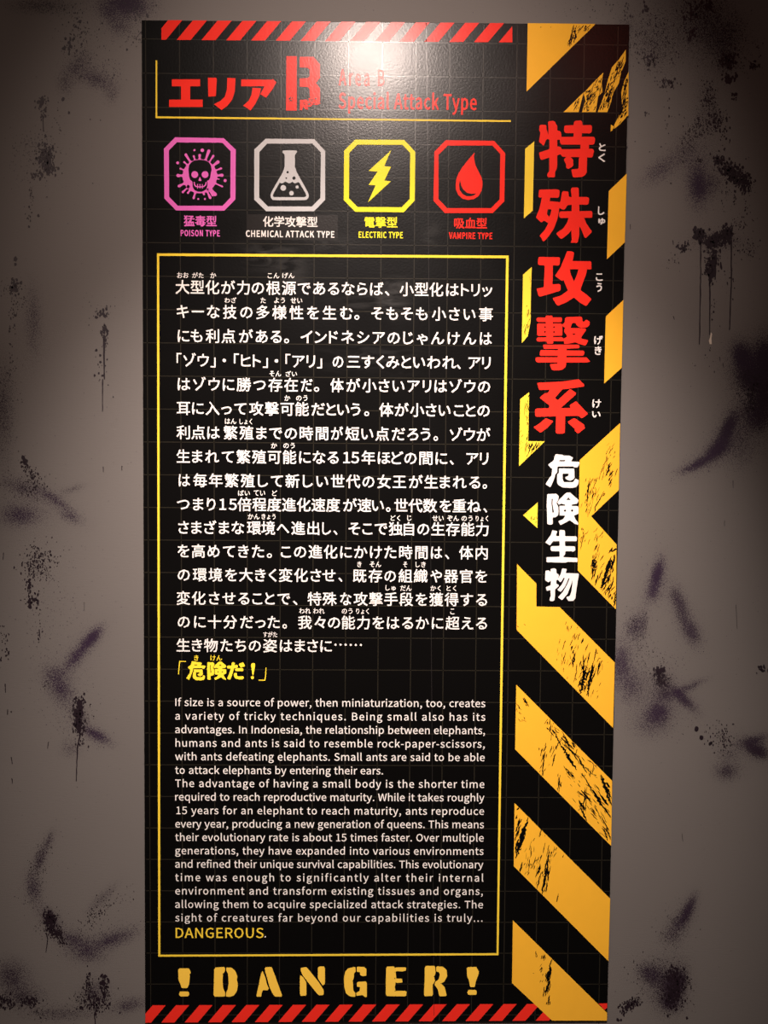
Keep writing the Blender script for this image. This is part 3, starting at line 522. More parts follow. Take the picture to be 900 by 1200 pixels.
lines = [
 (336.4, [("大型化が力の",205.7,309.6),("根源",312,347),("であるならば",348.7,449.4),("、",451,456.5),("小型化",468.2,519.6),("はトリッ",522.7,577)]),
 (365, [("キーな",206.9,257.7),("技",261.4,277.3),("の",281.4,296.1),("多様性",300.3,355.5),("を生む",359.7,413.4),("。",415.2,421.3),("そもそも",435.2,501.2),("小さい",506.1,557.4),("事",561.1,577.7)]),
 (393.4, [("にも",208.1,237.4),("利点",241.1,275.8),("がある",280.2,330.3),("。",332.8,338.9),("インド",352.3,396),("ネシア",399.8,451.1),("のじゃんけん",454,558.2),("は",562.3,576.5)]),
 (422, [("「ゾウ」",206.9,252.8),("・",260.7,265),("「ヒト」",274.1,314),("・",321.8,326.2),("「アリ」",334.5,377.5),("の",389.7,402.5),("三すくみといわれ",406.6,534.7),("、",535.2,540),("アリ",548.9,575)]),
 (450, [("はゾウに",208.1,274.8),("勝",277.3,294.4),("つ",296.8,311.5),("存在",314.4,349.1),("だ",352.6,366.3),("。",367.7,374.3),("体",387,402.7),("が小さいアリ",405.9,505.4),("はゾウの",509,574.6)]),
 (478.2, [("耳に入って",206.9,288.8),("攻撃",292,326.7),("可能",328.6,362.1),("だという",365,422.5),("。",426.7,432.8),("体が小さい",444.3,528.1),("ことの",531.8,574.1)]),
 (506.6, [("利点は",206.9,257.7),("繁殖",261.9,297.3),("までの",300.3,348.2),("時間",351.1,384.8),("が",387.8,402),("短い点",404.7,456),("だろう",459.2,504.4),("。",507.8,513.5),("ゾウが",526.9,574.6)]),
 (534.7, [("生まれて",206.9,274.1),("繁殖可能",277,347.4),("になる",350.4,397),("15年",402.2,439.8),("ほどの",442.6,488.3),("間",491.4,507),("に",510.3,524.3),("、",526.9,531.8),("アリ",546.4,572.4)]),
 (562.7, [("は",209.3,222.8),("毎年繁殖",226.4,298.6),("して",302.2,331.6),("新",334.5,351.1),("しい",354.8,384.8),("世代",387.8,422.3),("の",424.7,438.9),("女王",442.1,476),("が生まれる",479.2,563),("。",565.5,570.9)]),
 (590.6, [("つまり",207.4,252.8),("15",257,275.3),("倍程度進化速度",278.3,398.6),("が速い",402.2,450),("。",452.3,457.7),("世代数",462.1,512.2),("を重ね",515.2,563.6),("、",566.5,571)]),
 (618, [("さまざまな",208.8,286.3),("環境",289.3,322.5),("へ",324.2,338.9),("進出",341.3,374.3),("し",377.5,387.8),("、",390.7,395.6),("そこで",408.3,454),("独自",455.5,485.3),("の",489,503.2),("生存能力",505.4,572.6)]),
 (645.6, [("を高めてきた",208.1,309.6),("。",312.7,318.8),("この進化",329.1,395.6),("にかけた",398.6,464.6),("時間",467.7,501.2),("は",504.9,518.3),("、",521.5,526.4),("体内",537.9,571.6)]),
 (673.3, [("の環境を",208.1,277.8),("大きく",280.2,324.2),("変化",326.7,360.9),("させ",363.8,393.2),("、",396.5,401.4),("既存",413.7,448),("の",450.4,464),("組織",467,501.2),("や",504.4,518),("器官を",520.3,570.9)]),
 (700.8, [("変化",206.9,241.1),("させることで",244.8,340.1),("、",343.3,348.7),("特殊",360.4,394.6),("な",398.6,412),("攻撃手段",414.4,484.1),("を",487,500.7),("獲得する",503,570.9)]),
 (728.5, [("のに",208.1,241.1),("十分",243.6,277.8),("だった",281.4,327.9),("。",331,336.4),("我々",349.2,381.7),("の",384.1,398.8),("能力",400.3,433.3),("をはるかに",436.4,519.6),("超える",522,570.9)]),
 (756.1, [("生き物",206.9,255.3),("たちの",258.2,305.9),("姿",308.3,324.7),("はまさに",327.9,389)])]
for yc, segs in lines:
    mb = MB()
    for t, a, b_ in segs: seg_jp(mb, t, a, b_, yc, yc, .00042, L_TXT, SIZE)
    if yc > 756:
        for k in range(6): mb.poly(circ(393.2 + 5.95 * k, 755.4 + k * .08, 1.3, 8), L_TXT)
    mb.build('japanese_text_line', M_WHITE, panel)
def box_text(mb, text, x0, x1, y0, y1, f, bold, off, track=0, rot=0):
    """a run fitted to a measured ink box (bold growth included)"""
    a = uvw(*P(x0, (y0 + y1) / 2)).x; c = uvw(*P(x1, (y0 + y1) / 2)).x
    zt = uvw(*P((x0 + x1) / 2, y0)).z; zb = uvw(*P((x0 + x1) / 2, y1)).z
    b_ = bold or 0; a += b_; c -= b_; zt -= b_; zb += b_
    pen = 0; items = []
    for ch in text:
        items.append((ch, pen)); pen += adv(ch, f) + track
    E_ = [(p + ext(ch, f)[0], p + ext(ch, f)[1], ext(ch, f)[2], ext(ch, f)[3]) for ch, p in items if ch != ' ']
    X0 = min(e_[0] for e_ in E_); X1 = max(e_[1] for e_ in E_); Y0 = min(e_[2] for e_ in E_); Y1 = max(e_[3] for e_ in E_)
    kx = (c - a) / (X1 - X0); kz = (zt - zb) / (Y1 - Y0)
    for ch, p in items:
        if ch != ' ': place(mb, ch, f, a + (p - X0) * kx, zb - Y0 * kz, kx, kz, bold, off)
ruby = [
 (322.5,"おお",207.6,221),(322.5,"がた",225.2,238.7),(322.8,"か",246.5,253.3),(323,"こん",313.7,327.4),(323,"げん",330.8,345),
 (351.8,"わざ",263.1,277),(352,"た",305.4,311.5),(352,"よう",321.3,334),(352.2,"せい",340.6,354.3),
 (437.9,"そん",315.7,329.6),(438,"ざい",334.7,348.2),(466.5,"か",333.3,340.1),(466.5,"のう",347,360.4),(493.6,"はん",263.6,277),(494,"しょく",280.7,295.6),
 (522.2,"か",317.6,324.7),(522.2,"のう",332,345.5),(577.7,"ばい",279,292.9),(577.8,"てい",297.3,310.8),(577.9,"ど",318.8,325),
 (605.3,"かん",290.5,304.2),(605.4,"きょう",306.6,323),(607,"どく",457.7,469),(607,"じ",477.3,482.2),(607.3,"せい",506.6,520),(607.3,"ぞん",524,537.9),(607.5,"のう",540.8,553.8),(607.6,"りょく",557.4,572.1),
 (661.3,"き",418.8,423.5),(661.3,"そん",433.3,446.7),(661.5,"そ",472.4,477.3),(661.5,"しき",487,498.8),
 (689,"しゅ",451.8,463.8),(689.2,"だん",469,482.4),(689.4,"かく",504.4,516.6),(689.4,"とく",523.2,534.7),
 (715.8,"われ",350.6,364.1),(715.9,"われ",367,380.4),(716.1,"のう",400.5,413.2),(716.2,"りょく",417.4,432.3),(716.6,"こ",527.6,532.5),(743.4,"すがた",308.3,325)]
for y, t, a, b_ in ruby:
    mb = MB()
    box_text(mb, t, a, b_, y - 3.3, y + 3.3, 'J', .00016, L_TXT); mb.build('reading_mark', M_WHITE, panel)

# English paragraph
eng = [
 (827.2,"If size is a source of power, then miniaturization, too, creates",205.6,568.6),
 (843.2,"a variety of tricky techniques. Being small also has its",205.4,568.6),
 (859.0,"advantages. In Indonesia, the relationship between elephants,",205.4,568.2),
 (874.9,"humans and ants is said to resemble rock-paper-scissors,",205.7,568),
 (890.7,"with ants defeating elephants. Small ants are said to be able",205.4,567.9),
 (906.7,"to attack elephants by entering their ears.",205.4,448.8),
 (922.2,"The advantage of having a small body is the shorter time",205.4,567.6),
 (938.0,"required to reach reproductive maturity. While it takes roughly",205.4,567.5),
 (953.9,"15 years for an elephant to reach maturity, ants reproduce",206.8,567.2),
 (969.6,"every year, producing a new generation of queens. This means",205.4,567),
 (985.3,"their evolutionary rate is about 15 times faster. Over multiple",205.4,566.8),
 (1001.0,"generations, they have expanded into various environments",205.4,566.6),
 (1016.7,"and refined their unique survival capabilities. This evolutionary",205.4,566.3),
 (1032.4,"time was enough to significantly alter their internal",205.4,566.5),
 (1048.1,"environment and transform existing tissues and organs,",205.4,565.8),
 (1063.8,"allowing them to acquire specialized attack strategies. The",205.4,565.9),
 (1079.6,"sight of creatures far beyond our capabilities is truly...",205.4,565.4)]
CAPH = ext('I', 'L')[3] - ext('I', 'L')[2]
SE = 9.1 * PX / CAPH
def latin(mb, text, x0, x1, yb, size, cond, bold, off, m=None):
    z = uvw(*P(205, yb)).z; a = uvw(*P(x0, yb)).x; c = uvw(*P(x1, yb)).x
    kx = size * cond
    pen = 0; items = []
    for ch in text: items.append((ch, pen)); pen += adv(ch, 'L') * kx * (1.2 if ch == ' ' else 1)
    first = ext(text[0], 'L')[0] * kx; last = items[-1][1] + ext(text[-1], 'L')[1] * kx
    tr = (c - a - (last - first)) / (len(text) - 1)
    for i, (ch, p) in enumerate(items):
        if ch != ' ': place(mb, ch, 'L', a - first + p + tr * i, z, kx, size, bold, off)
for yb, t, a, b_ in eng:
    mb = MB(); latin(mb, t, a, b_, yb, SE, 1.02, .00018, L_TXT); mb.build('english_text_line', M_WHITE, panel)
mb = MB(); latin(mb, "DANGEROUS", 206, 308.8, 1098.9, SE * 1.35, 1.05, .0003, L_TXT); mb.build('english_text_line', M_YELLOW, panel, label='single yellow word DANGEROUS below the English paragraph')
mb = MB(); mb.poly(circ(310.9, 1097.6, 1.0, 8), L_TXT); mb.build('full_stop', M_WHITE, panel)

# heading
HD = [[(92,163),(234,163),(234,198),(184,198),(184,265),(247,265),(247,302),(78,302),(78,265),(138,265),(138,198),(92,198)],
 [(273,155),(314,155),(318,160),(313,248),(275,250)], [(370,155),(412,158),(408,225),(395,265),(372,295),(342,318),(303,288),(335,272),(358,250),(368,215)],
 [(440,163),(592,165),(600,162),(617,178),(598,212),(565,256),(536,238),(548,215),(557,198),(440,198)], [(497,205),(540,208),(532,245),(512,285),(487,320),(450,295),(478,270),(492,240)]]
for grp in ((0,), (1, 2), (3, 4)):
    mb = MB()
    for g in grp: mb.poly(X(HD[g], 180, 55, 4.286), L_TXT)
    mb.build('heading_character', M_RED, panel)
mb = MB()
mb.poly(X([(667,47),(719,47),(719,320),(665,320)], 180, 55, 4.286), L_TXT)
mb.poly(X([(734,50),(803,50),(836,88),(836,155),(815,182),(836,207),(837,285),(822,292),(800,290),(786,303),(772,300),(776,316),(760,312),(752,300),(745,318),(735,318),(735,266),(775,264),(784,252),(784,215),(775,202),(734,200),(734,158),(772,157),(784,148),(784,115),(774,104),(734,104)], 180, 55, 4.286), L_TXT)
hb = mb.build('heading_letter', M_RED, panel, label='tall red stencil letter B with a chipped foot')
mb = MB()
for k in range(46):
    x = rs.gauss(795, 24); y = rs.gauss(276, 13)
    if k < 8: x, y = rs.gauss(692, 7), rs.gauss(264, 5)
    n = 6; r = rs.uniform(2, 6.5)
    mb.poly(X([(x + r * rs.uniform(.5, 1.3) * math.cos(6.283 * i / n), y + r * rs.uniform(.3, .9) * math.sin(6.283 * i / n)) for i in range(n)], 180, 55, 4.286), L_TOP)
mb.build('chipped_mark', M_BOARD, hb, kind='stuff')
for t, a, b_, y0, y1 in (("Area B", 396.8, 450.8, 81.2, 101), ):
    mb = MB(); box_text(mb, t, a, b_, y0, y1, 'L', .0007, L_TXT, track=.06); mb.build('heading_text', M_RED, panel)
mb = MB(); box_text(mb, "Special Attack Type", 396.8, 558.8, 108, 134, 'L', .0007, L_TXT, track=.02); mb.build('heading_text', M_RED, panel)

# the four type badges
def badge(out, inn_, ox, oy, s, m, label):
    mb = MB(); mb.ring(X(out, ox, oy, s), X(inn_, ox, oy, s), L_TXT); return mb.build('badge_frame', m, panel, label)
f1 = badge([(265,82),(692,90),(797,190),(795,628),(697,727),(272,725),(170,620),(166,182)], [(280,127),(678,130),(752,205),(750,612),(682,684),(288,684),(212,605),(210,197)], 170,150,7.5, M_PINK, 'pink octagonal frame around a skull')
f2 = badge([(235,95),(662,98),(758,203),(758,632),(660,732),(240,732),(135,630),(135,190)], [(248,138),(645,138),(720,215),(716,615),(642,690),(255,690),(178,612),(180,212)], 280,150,7.5, M_GREYWHITE, 'silver octagonal frame around a flask')
f3 = badge([(215,112),(685,115),(790,228),(785,695),(680,808),(215,803),(105,692),(108,218)], [(235,160),(668,162),(742,240),(738,680),(660,760),(238,758),(155,675),(158,240)], 390,150,8.18, M_BRIGHT, 'lemon yellow octagonal frame around a lightning bolt')
f4 = badge([(243,108),(668,113),(765,222),(757,645),(655,748),(235,747),(135,640),(143,208)], [(260,155),(652,155),(722,230),(716,628),(640,705),(255,705),(178,625),(180,235)], 490,150,7.5, M_RED, 'red octagonal frame around a drop')
mb = MB(); C1 = (170, 150, 7.5)
mb.poly(X(circ(482, 425, 152, 36, 150), *C1), L_TXT)
for x, y, w_, wb in [(565,190,14,24),(606,238,10,18),(652,290,15,24),(676,353,9,18),(690,415,14,26),(686,518,8,22),(626,596,16,26),(578,624,12,22),(520,592,10,20),(425,625,11,22),(372,578,10,20),(325,570,10,20),(288,516,13,26),(275,418,15,30),(304,355,9,18),(338,295,9,18),(352,226,13,24),(426,240,9,20),(480,228,12,24),(600,600,10,18),(655,450,6,18)]:
    dx, dy = x - 482, y - 425; d = math.hypot(dx, dy); ux, uy = dx / d, dy / d; bx_, by_ = 482 + ux * 125, 425 + uy * 125
    pts = [(bx_ - uy * wb, by_ + ux * wb), (482 + ux * 165 - uy * w_ * .62, 425 + uy * 165 + ux * w_ * .62)]
    a0 = math.atan2(ux, -uy)
    pts += [(x - ux * w_ + w_ * math.cos(a0 - math.pi * i / 8), y - uy * w_ + w_ * math.sin(a0 - math.pi * i / 8)) for i in range(9)]
    pts += [(482 + ux * 165 + uy * w_ * .62, 425 + uy * 165 - ux * w_ * .62), (bx_ + uy * wb, by_ - ux * wb)]
    mb.poly(X(pts, *C1), L_TXT)
for x, y, r in ((435,195,10),(503,196,16),(287,307,13),(704,463,14),(467,624,9),(526,624,9)): mb.poly(X(circ(x, y, r, 12), *C1), L_TXT)
mb.build('splash', M_PINK, f1)
mb = MB(); mb.poly(X(smooth([(381,365),(388,328),(405,303),(432,286),(482,279),(535,286),(562,303),(580,333),(586,370),(578,400),(573,440),(560,460),(545,465),(549,480),(547,520),(532,545),(500,561),(465,561),(435,547),(419,520),(417,475),(405,462),(395,455),(388,430)]), *C1), L_TOP)
mb.build('skull', M_BOARD, f1, label='black skull')
mb = MB()
mb.poly(X(circ(437, 410, 30), *C1), L_TOP2); mb.poly(X(circ(528, 410, 30), *C1), L_TOP2); mb.poly(X(smooth([(483,428),(467,466),(499,466)]), *C1), L_TOP2)
mb.poly(X([(427,475),(436,475),(440,498),(450,510),(482,515),(515,510),(528,498),(534,475),(543,475),(538,502),(520,519),(482,524),(444,519),(430,502)], *C1), L_TOP2)
for x in (462, 483, 504): mb.poly(X([(x - 4, 494), (x + 4, 494), (x + 3, 534), (x - 3, 534)], *C1), L_TOP2)
mb.build('skull_face', M_PINK, f1)
C2 = (280, 150, 7.5)
mb = MB(); mb.poly(X(smooth([(388,197),(505,197),(512,212),(500,228),(492,236),(492,360),(604,560),(615,590),(610,616),(590,635),(300,635),(282,616),(277,590),(287,560),(402,360),(402,236),(394,228),(381,212)]), *C2), L_TXT); mb.build('flask', M_GREYWHITE, f2)
mb = MB(); mb.poly(X([(358,480),(372,487),(388,484),(400,475),(414,472),(428,482),(440,488),(455,483),(470,472),(482,482),(494,487),(508,482),(520,475),(532,482),(588,578),(592,598),(580,608),(310,608),(298,598),(303,578)], *C2), L_TOP)
for x, y, r in ((428,389,10),(416,441,7),(484,441,15)): mb.poly(X(circ(x, y, r, 14), *C2), L_TOP)
mb.build('flask_liquid', M_BOARD, f2, label='black liquid and bubbles')
mb = MB()
for x, y, r in ((390,527,25),(512,520,14),(462,574,20)): mb.poly(X(circ(x, y, r, 16), *C2), L_TOP2)
mb.build('bubble', M_GREYWHITE, f2)
C3 = (390, 150, 8.18)
mb = MB(); mb.poly(X([(560,213),(492,367),(558,372),(494,504),(557,512),(336,714),(410,550),(343,546),(430,418),(343,412)], *C3), L_TXT); mb.build('lightning_bolt', M_BRIGHT, f3)
C4 = (490, 150, 7.5)
mb = MB(); mb.poly(X([(495,216),(492,250),(494,285),(505,330),(530,380),(555,430),(565,470),(566,500),(558,550),(530,600),(490,625),(440,633),(390,622),(352,588),(332,540),(330,495),(336,450),(352,405),(385,350),(430,292),(470,245)], *C4), L_TXT); mb.build('drop', M_RED, f4)
mb = MB(); mb.poly(X([(368,460),(360,500),(365,545),(390,580),(425,600),(460,601),(490,592),(512,575),(470,579),(430,570),(395,540),(378,505)], *C4), L_TOP); mb.build('drop_highlight', M_BOARD, f4, label='black crescent')
mb = MB(); mb.poly([(289,251),(395.8,252),(395.8,281.4),(289,281)], L_GRID + .0001); mb.build('sticker', M_STICK, panel, label='dark correction sticker under the chemical badge text')
for t, a, b_, y0, y1, f, bo, m in [("猛毒型",215.3,254.2,252.5,265.5,'J',.0006,M_PINK),("POISON TYPE",211.7,257.8,269.4,277.2,'L',.0005,M_PINK),
   ("化学攻撃型",308,372.3,253.4,266.2,'J',.0005,M_WHITE),("CHEMICAL ATTACK TYPE",288,392,270.2,278.4,'L',.0005,M_WHITE),
   ("電撃型",427,465.9,254,267,'J',.0006,M_BRIGHT),("ELECTRIC TYPE",420.2,472.2,271.4,279.2,'L',.0005,M_BRIGHT),
   ("吸血型",532,570.9,255.1,268.2,'J',.0006,M_RED),("VAMPIRE TYPE",526,577,272.4,280.2,'L',.0005,M_RED)]:
    mb = MB(); box_text(mb, t, a, b_, y0, y1, f, bo, L_TXT, track=.03 if f == 'L' else 0); mb.build('badge_caption', m, panel)

# red column title
TT = {
 '特': (620,130,9,[[(110,155),(125,145),(175,147),(183,157),(182,190),(197,230),(210,290),(180,305),(155,370),(103,325),(120,225),(105,210)],
   [(200,115),(215,107),(262,106),(280,122),(283,143),(297,150),(297,580),(288,620),(275,640),(272,700),(200,702),(191,690),(192,660),(213,640),(215,300),(205,210)],
   [(205,180),(295,203),(333,218),(343,262),(330,305),(290,305),(200,305)],[(103,440),(210,405),(240,370),(330,378),(350,405),(345,455),(300,468),(130,518),(118,508)],
   [(380,152),(655,150),(665,165),(660,222),(645,237),(380,235),(368,215),(370,165)],[(482,105),(550,100),(560,115),(565,150),(553,280),(465,280),(470,240),(470,130)],
   [(325,275),(685,272),(697,290),(690,345),(675,358),(335,355),(322,320)],[(542,350),(630,350),(632,410),(542,410)],[(330,405),(670,400),(685,418),(672,480),(660,492),(350,485),(330,455)],
   [(540,480),(612,480),(608,650),(590,680),(555,697),(470,703),(460,695),(443,618),(520,610),(525,500)],[(365,515),(395,480),(430,480),(440,490),(468,520),(462,545),(470,570),(455,590),(412,615),(388,597),(392,568)]],[]),
 '殊': (620,210,9,[[(105,110),(300,107),(323,120),(318,185),(305,197),(98,193)],[(135,190),(225,190),(215,240),(198,310),(187,370),(215,400),(205,460),(190,460),(165,440),(150,440),(130,460),(70,405),(110,310)],
   [(205,232),(320,240),(332,262),(322,290),(300,420),(262,520),(210,600),(155,660),(140,650),(133,625),(108,598),(165,535),(200,470),(210,400),(226,370),(236,318),(195,318)],
   [(352,125),(415,130),(418,185),(450,190),(450,270),(405,275),(375,322),(350,322),(318,300),(300,330),(290,250),(330,240),(345,150)],[(450,88),(515,88),(523,100),(530,300),(530,410),(530,590),(512,670),(435,672),(450,640),(445,560),(450,200),(440,110)],
   [(440,188),(620,188),(633,205),(628,255),(615,270),(440,268)],[(330,340),(660,335),(668,350),(665,408),(330,410),(315,395),(318,350)],[(420,400),(480,400),(455,530),(400,590),(345,630),(325,625),(285,575),(300,560),(360,520),(400,460)],
   [(500,400),(580,405),(600,460),(665,555),(595,625),(578,605),(575,590),(545,520),(515,480)]],[]),
 '攻': (620,285,9,[[(105,145),(320,148),(327,160),(322,225),(310,235),(250,232),(250,330),(245,435),(320,430),(332,440),(332,495),(320,505),(115,565),(100,555),(78,480),(155,465),(165,235),(100,230),(92,215),(98,155)],
   [(400,82),(465,90),(475,105),(460,188),(435,235),(400,320),(355,395),(345,398),(272,345),(330,260),(375,150)],[(430,188),(650,190),(658,205),(657,275),(645,277),(400,275),(400,200)],
   [(523,265),(615,265),(600,330),(545,480),(545,510),(470,575),(390,625),(305,660),(290,650),(245,580),(330,555),(410,500),(474,405),(508,320)],[(355,375),(425,260),(440,330),(474,405),(540,495),(590,530),(660,590),(602,665),(540,630),(470,572),(410,500),(365,395)]],[]),
 '撃': (620,360,9,[[(85,110),(340,108),(348,120),(345,150),(335,158),(90,155),(75,135)],[(175,90),(240,88),(248,100),(255,385),(188,385),(185,350),(175,150)],[(85,172),(340,172),(350,190),(350,300),(92,302),(85,290)],[(85,320),(345,315),(370,335),(370,358),(90,362),(75,345)],
   [(395,105),(550,100),(560,110),(562,150),(580,155),(600,130),(640,150),(635,195),(605,215),(540,217),(505,195),(490,168),(468,163),(452,175),(435,222),(400,228),(350,200),(350,180),(375,165),(378,120)],
   [(375,218),(590,222),(603,240),(560,300),(545,330),(625,348),(600,400),(590,405),(520,385),(490,370),(410,385),(370,390),(365,330),(400,315),(395,290),(370,265)],
   [(145,395),(520,395),(535,415),(525,432),(400,438),(155,440)],[(120,452),(575,458),(585,475),(575,512),(115,512),(112,490)],[(75,528),(610,530),(622,550),(648,575),(600,583),(90,583),(68,570),(68,540)],
   [(305,430),(395,430),(390,600),(385,630),(350,660),(300,668),(245,665),(235,650),(218,600),(300,598)]],
   [circ(168,210,9,8),circ(262,210,9,8),circ(168,262,9,8),circ(262,262,9,8),[(452,285),(472,278),(492,284),(475,293)]]),
 '系': (615,430,9,[[(130,168),(400,155),(570,130),(630,190),(620,208),(420,235),(150,243)],[(262,236),(405,228),(318,325),(345,352),(470,238),(482,234),(542,275),(540,290),(380,432),(380,445),(250,445),(262,408),(155,325),(210,278),(245,275)],
   [(120,438),(485,433),(470,405),(540,360),(668,495),(602,545),(565,515),(120,525),(108,510),(108,450)],[(330,515),(425,515),(422,690),(410,703),(335,703),(325,690)],[(220,540),(302,572),(240,640),(165,695),(90,635),(150,600)],[(522,538),(628,610),(625,625),(637,645),(562,703),(525,675),(530,655),(455,590),(455,575)]],[])}
def smallcut(pts):                       # tiny corner rounding, fixed 4-unit cut
    o = []; n = len(pts)
    for i in range(n):
        a, b_, c = pts[i - 1], pts[i], pts[(i + 1) % n]
        for q in (a, c):
            d = math.hypot(q[0] - b_[0], q[1] - b_[1]); k = min(.35, 8 / d)
            o.append((b_[0] + (q[0] - b_[0]) * k, b_[1] + (q[1] - b_[1]) * k))
    return o
for ch, (ox, oy, s, polys, dark) in TT.items():
    mb = MB()
    for p in polys: mb.poly(X(smallcut(p), ox, oy, s), L_TXT)
    o = mb.build('title_character', M_RED, panel)
    if dark:
        mb = MB()
        for p in dark: mb.poly(X(p, ox, oy, s), L_TOP)
        mb.build('stroke_gap', M_BOARD, o)
KIKEN = {
 '危': (630,520,12,[[(250,145),(350,155),(360,165),(450,168),(500,195),(470,250),(590,255),(585,290),(560,335),(510,330),(500,318),(280,320),(275,400),(250,430),(230,500),(180,612),(110,570),(165,480),(195,450),(205,350),(190,345),(145,295),(230,230),(232,200)],
    [(300,345),(515,350),(520,480),(490,510),(450,520),(400,500),(385,470),(430,455),(440,420),(350,420),(352,500),(370,540),(500,540),(530,490),(580,510),(570,570),(540,610),(480,622),(350,615),(290,580),(272,540),(275,430),(300,410)]], [[(300,247),(312,230),(388,230),(380,247)]]),
 '険': (630,520,12,[[(135,708),(265,703),(298,740),(290,790),(265,830),(290,890),(295,960),(285,1010),(250,1035),(212,1035),(212,1130),(180,1140),(135,1130),(130,900),(125,890)],
    [(400,690),(455,685),(575,790),(560,840),(490,855),(380,855),(330,840),(305,860),(275,830),(300,790)],[(385,845),(480,845),(480,890),(385,890)],[(310,870),(560,875),(575,890),(575,985),(510,1010),(530,1060),(570,1110),(570,1140),(520,1125),(450,1075),(390,1110),(320,1145),(290,1090),(360,1060),(390,1010),(310,1008),(305,900)]],
    [[(405,790),(432,755),(465,790)],circ(385,940,15,10),circ(485,940,15,10),[(197,775),(213,775),(207,840),(226,940),(226,965),(208,970),(203,900),(195,840)]]),
 '生': (630,610,12,[[(205,135),(278,150),(262,190),(255,215),(305,220),(305,140),(320,132),(375,135),(385,150),(385,220),(545,222),(552,240),(550,290),(385,290),(385,360),(525,362),(530,420),(495,440),(480,430),(390,430),(385,480),(360,500),(365,515),(560,525),(560,585),(420,580),(400,592),(125,585),(125,515),(310,510),(310,432),(190,428),(182,400),(188,362),(308,358),(308,290),(215,290),(175,350),(108,308),(190,195)]],[]),
 '物': (630,610,12,[[(110,705),(160,700),(175,720),(185,715),(180,680),(235,672),(262,685),(265,740),(298,760),(290,830),(262,840),(262,890),(295,900),(298,925),(245,965),(245,1040),(235,1125),(215,1133),(170,1130),(170,1090),(185,1060),(180,975),(130,990),(115,935),(185,910),(185,840),(155,870),(105,840)],
    [(345,672),(410,680),(395,740),(340,850),(320,870),(280,830),(325,750)],[(370,738),(582,745),(570,815),(360,808)],[(388,800),(440,800),(390,920),(325,1005),(275,975),(340,900)],[(455,800),(500,800),(470,900),(420,1030),(345,1120),(285,1080),(350,1010),(415,900)],[(492,800),(572,800),(550,940),(530,1095),(500,1130),(430,1130),(405,1085),(410,1070),(450,1065),(475,1000),(485,920)]],[])}
for ch, (ox, oy, s, polys, dark) in KIKEN.items():
    mb = MB()
    for p in polys: mb.poly(X(smallcut(p), ox, oy, s), L_TXT)
    o = mb.build('subtitle_character', M_WHITE, panel)
    if dark:
        mb = MB()
        for p in dark: mb.poly(X(p, ox, oy, s), L_TOP)
        mb.build('stroke_gap', M_BOARD, o)
for t, a, b_, y0, y1 in [("と",701.5,709.8,167.8,177.2),("く",701,709.2,179.8,190),("し",700.6,708.3,242,252.2),("ゅ",701,709.4,255.6,263.3),("こ",698,706.4,320.3,329.4),("う",698.7,705.6,331.4,342.2),("げ",696,706.4,393.3,403.9),("き",696.7,705,405.6,416),("け",694,704.4,467.8,478.3),("い",693.7,703.9,482,489.4)]:
    mb = MB(); box_text(mb, t, a, b_, y0, y1, 'J', .0006, L_TXT); mb.build('title_reading_mark', M_WHITE, panel)

# yellow Kiken da!
for ch, x0, x1, y0, y1 in (('危', 218.3, 241, 774.8, 797.3), ('険', 242.6, 265.2, 775, 797)):
    ox, oy, s, polys, dark = KIKEN[ch]
    allp = [q for p in polys for q in p]; ax, bx_ = min(q[0] for q in allp), max(q[0] for q in allp); ay, by_ = min(q[1] for q in allp), max(q[1] for q in allp)
    rm = lambda p: [(x0 + (q[0] - ax) / (bx_ - ax) * (x1 - x0), y0 + (q[1] - ay) / (by_ - ay) * (y1 - y0)) for q in p]
    mb = MB()
    for p in polys: mb.poly(rm(smallcut(p)), L_TXT)
    o = mb.build('warning_character', M_WARN, panel)
    mb = MB()
    for p in dark: mb.poly(rm(p), L_TOP)
    mb.build('stroke_gap', M_BOARD, o)
mb = MB(); box_text(mb, "だ", 266, 287.2, 776, 796.5, 'J', .0016, L_TXT); mb.build('warning_character', M_WARN, panel)
mb = MB(); mb.poly(X(smooth([(712,128),(740,128),(743,145),(728,235),(718,235),(706,145)]), 200, 760, 7.5), L_TXT); mb.poly(X(circ(719, 255, 14, 14), 200, 760, 7.5), L_TXT); mb.build('warning_mark', M_WARN, panel)
mb = MB(); mb.poly(X([(66,225),(70,160),(76,108),(136,110),(136,116),(84,116),(78,165),(76,190),(74,225)], 200, 760, 7.5), L_TXT); mb.build('bracket', M_WARN, panel)
mb = MB(); mb.poly(X([(835,165),(842,165),(838,240),(832,282),(774,281),(774,273),(824,274),(831,235)], 200, 760, 7.5), L_TXT); mb.build('bracket', M_WARN, panel)
for y, t, a, b_ in ((770.9, "き", 227.5, 232.6), (771, "けん", 246.6, 260.3)):
    mb = MB(); box_text(mb, t, a, b_, y - 3.3, y + 3.3, 'J', .0002, L_TXT); mb.build('reading_mark', M_WARN, panel)

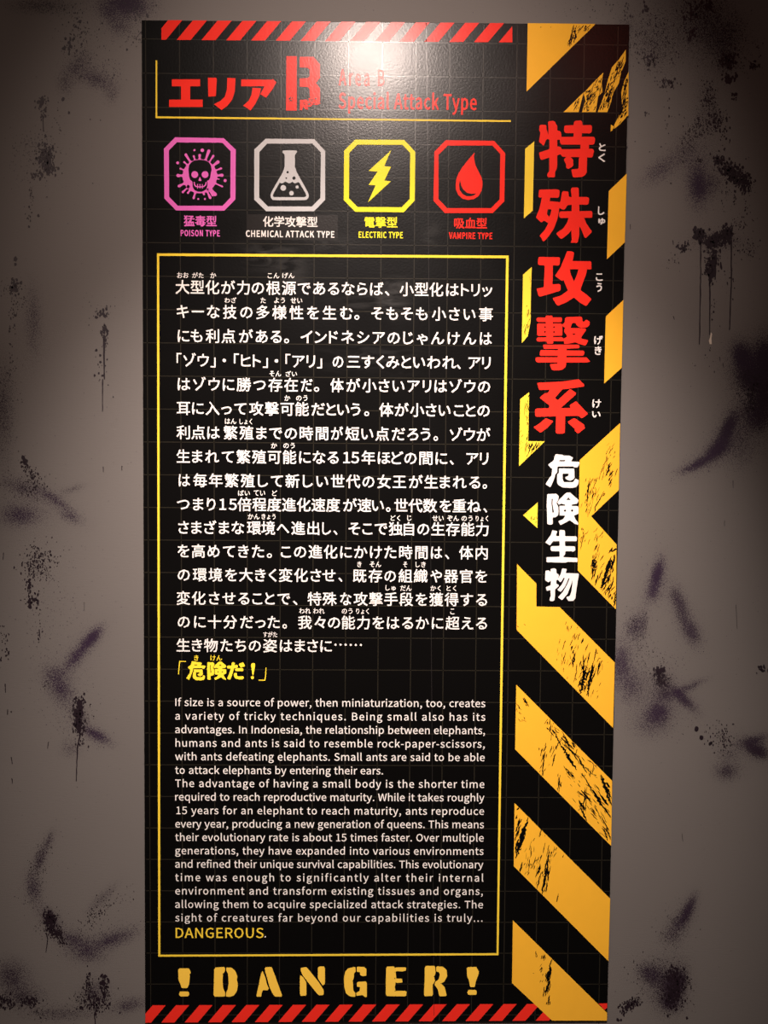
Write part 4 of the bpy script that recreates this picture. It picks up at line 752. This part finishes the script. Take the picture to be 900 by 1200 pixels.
# stencilled DANGER
D7 = (180, 1120, 4.5); D9 = (160, 1080, 3.75); D8 = (370, 1120, 4.0909)
stencil = [
 (D7, [[(130,66),(185,66),(192,76),(197,90),(190,96),(192,110),(187,150),(178,170),(148,170),(142,150),(131,125)],[(140,188),(182,188),(188,196),(187,208),(180,214),(142,214),(135,206),(135,195)]]),
 (D7, [[(320,62),(372,58),(378,65),(376,82),(366,95),(364,130),(367,170),(378,195),(376,215),(316,215),(318,140)],[(383,62),(410,62),(430,78),(442,108),(439,125),(445,150),(440,185),(425,208),(405,216),(382,215),(382,195),(392,175),(396,140),(393,95),(384,80)]]),
 (D7, [[(574,78),(590,115),(598,150),(608,172),(600,182),(578,180),(570,195),(568,215),(541,215),(555,150),(565,100)],[(587,60),(622,58),(632,80),(655,145),(680,215),(640,215),(628,200),(612,165),(598,115),(587,78)]]),
 (D9, [[(718,235),(730,240),(746,265),(747,325),(718,326)],[(722,203),(745,199),(752,205),(798,262),(823,300),(822,322),(800,324),(745,255),(728,232),(722,215)],[(797,203),(803,196),(828,197),(828,275),(818,280),(797,250)]]),
 (D8, [[(155,60),(190,52),(192,75),(183,85),(184,100),(178,120),(180,165),(190,178),(190,197),(165,195),(145,180),(137,150),(135,105),(142,75)],[(197,52),(230,53),(243,62),(243,95),(225,98),(213,92),(212,78),(197,76)],[(198,125),(245,122),(245,197),(237,198),(225,188),(195,192),(194,178),(210,168),(213,150),(197,148)]]),
 (D8, [[(338,52),(375,50),(383,65),(386,110),(380,150),(384,192),(380,194),(336,193),(336,120)],[(380,55),(433,55),(433,70),(415,75),(388,73),(380,78)],[(380,108),(414,110),(416,128),(385,130)],[(380,168),(436,168),(434,194),(380,194)]]),
 (D8, [[(523,48),(572,48),(575,80),(568,100),(572,120),(560,140),(562,192),(518,194),(522,120)],[(578,50),(610,52),(628,68),(630,100),(615,125),(600,132),(618,150),(628,193),(592,194),(585,160),(570,140),(573,125),(590,112),(595,90),(590,78),(578,75)]]),
 (D8, [[(724,54),(770,53),(776,65),(782,75),(780,90),(768,120),(762,150),(740,150),(735,120),(725,95)],[(732,163),(768,163),(773,172),(770,187),(730,187),(726,175)]])]
for tr, polys in stencil:
    mb = MB()
    for p in polys: mb.poly(X(smooth(p, 1, .12), *tr), L_TXT)
    o = mb.build('stencil_letter', M_STENCIL, panel)
    allp = X([q for p in polys for q in p], *tr); xa, xb = min(q[0] for q in allp), max(q[0] for q in allp); ya, yb_ = min(q[1] for q in allp), max(q[1] for q in allp)
    mb = MB()
    for k in range(9):
        p = rs.choice(polys); q0 = rs.choice(p); q = X([q0], *tr)[0]; r = rs.uniform(.3, .8)
        mb.poly([(q[0] + r * rs.uniform(.5, 1.2) * math.cos(6.283 * i / 5), q[1] + r * rs.uniform(.5, 1.2) * math.sin(6.283 * i / 5)) for i in range(5)], L_TOP)
    mb.build('chipped_mark', M_BOARD, o)
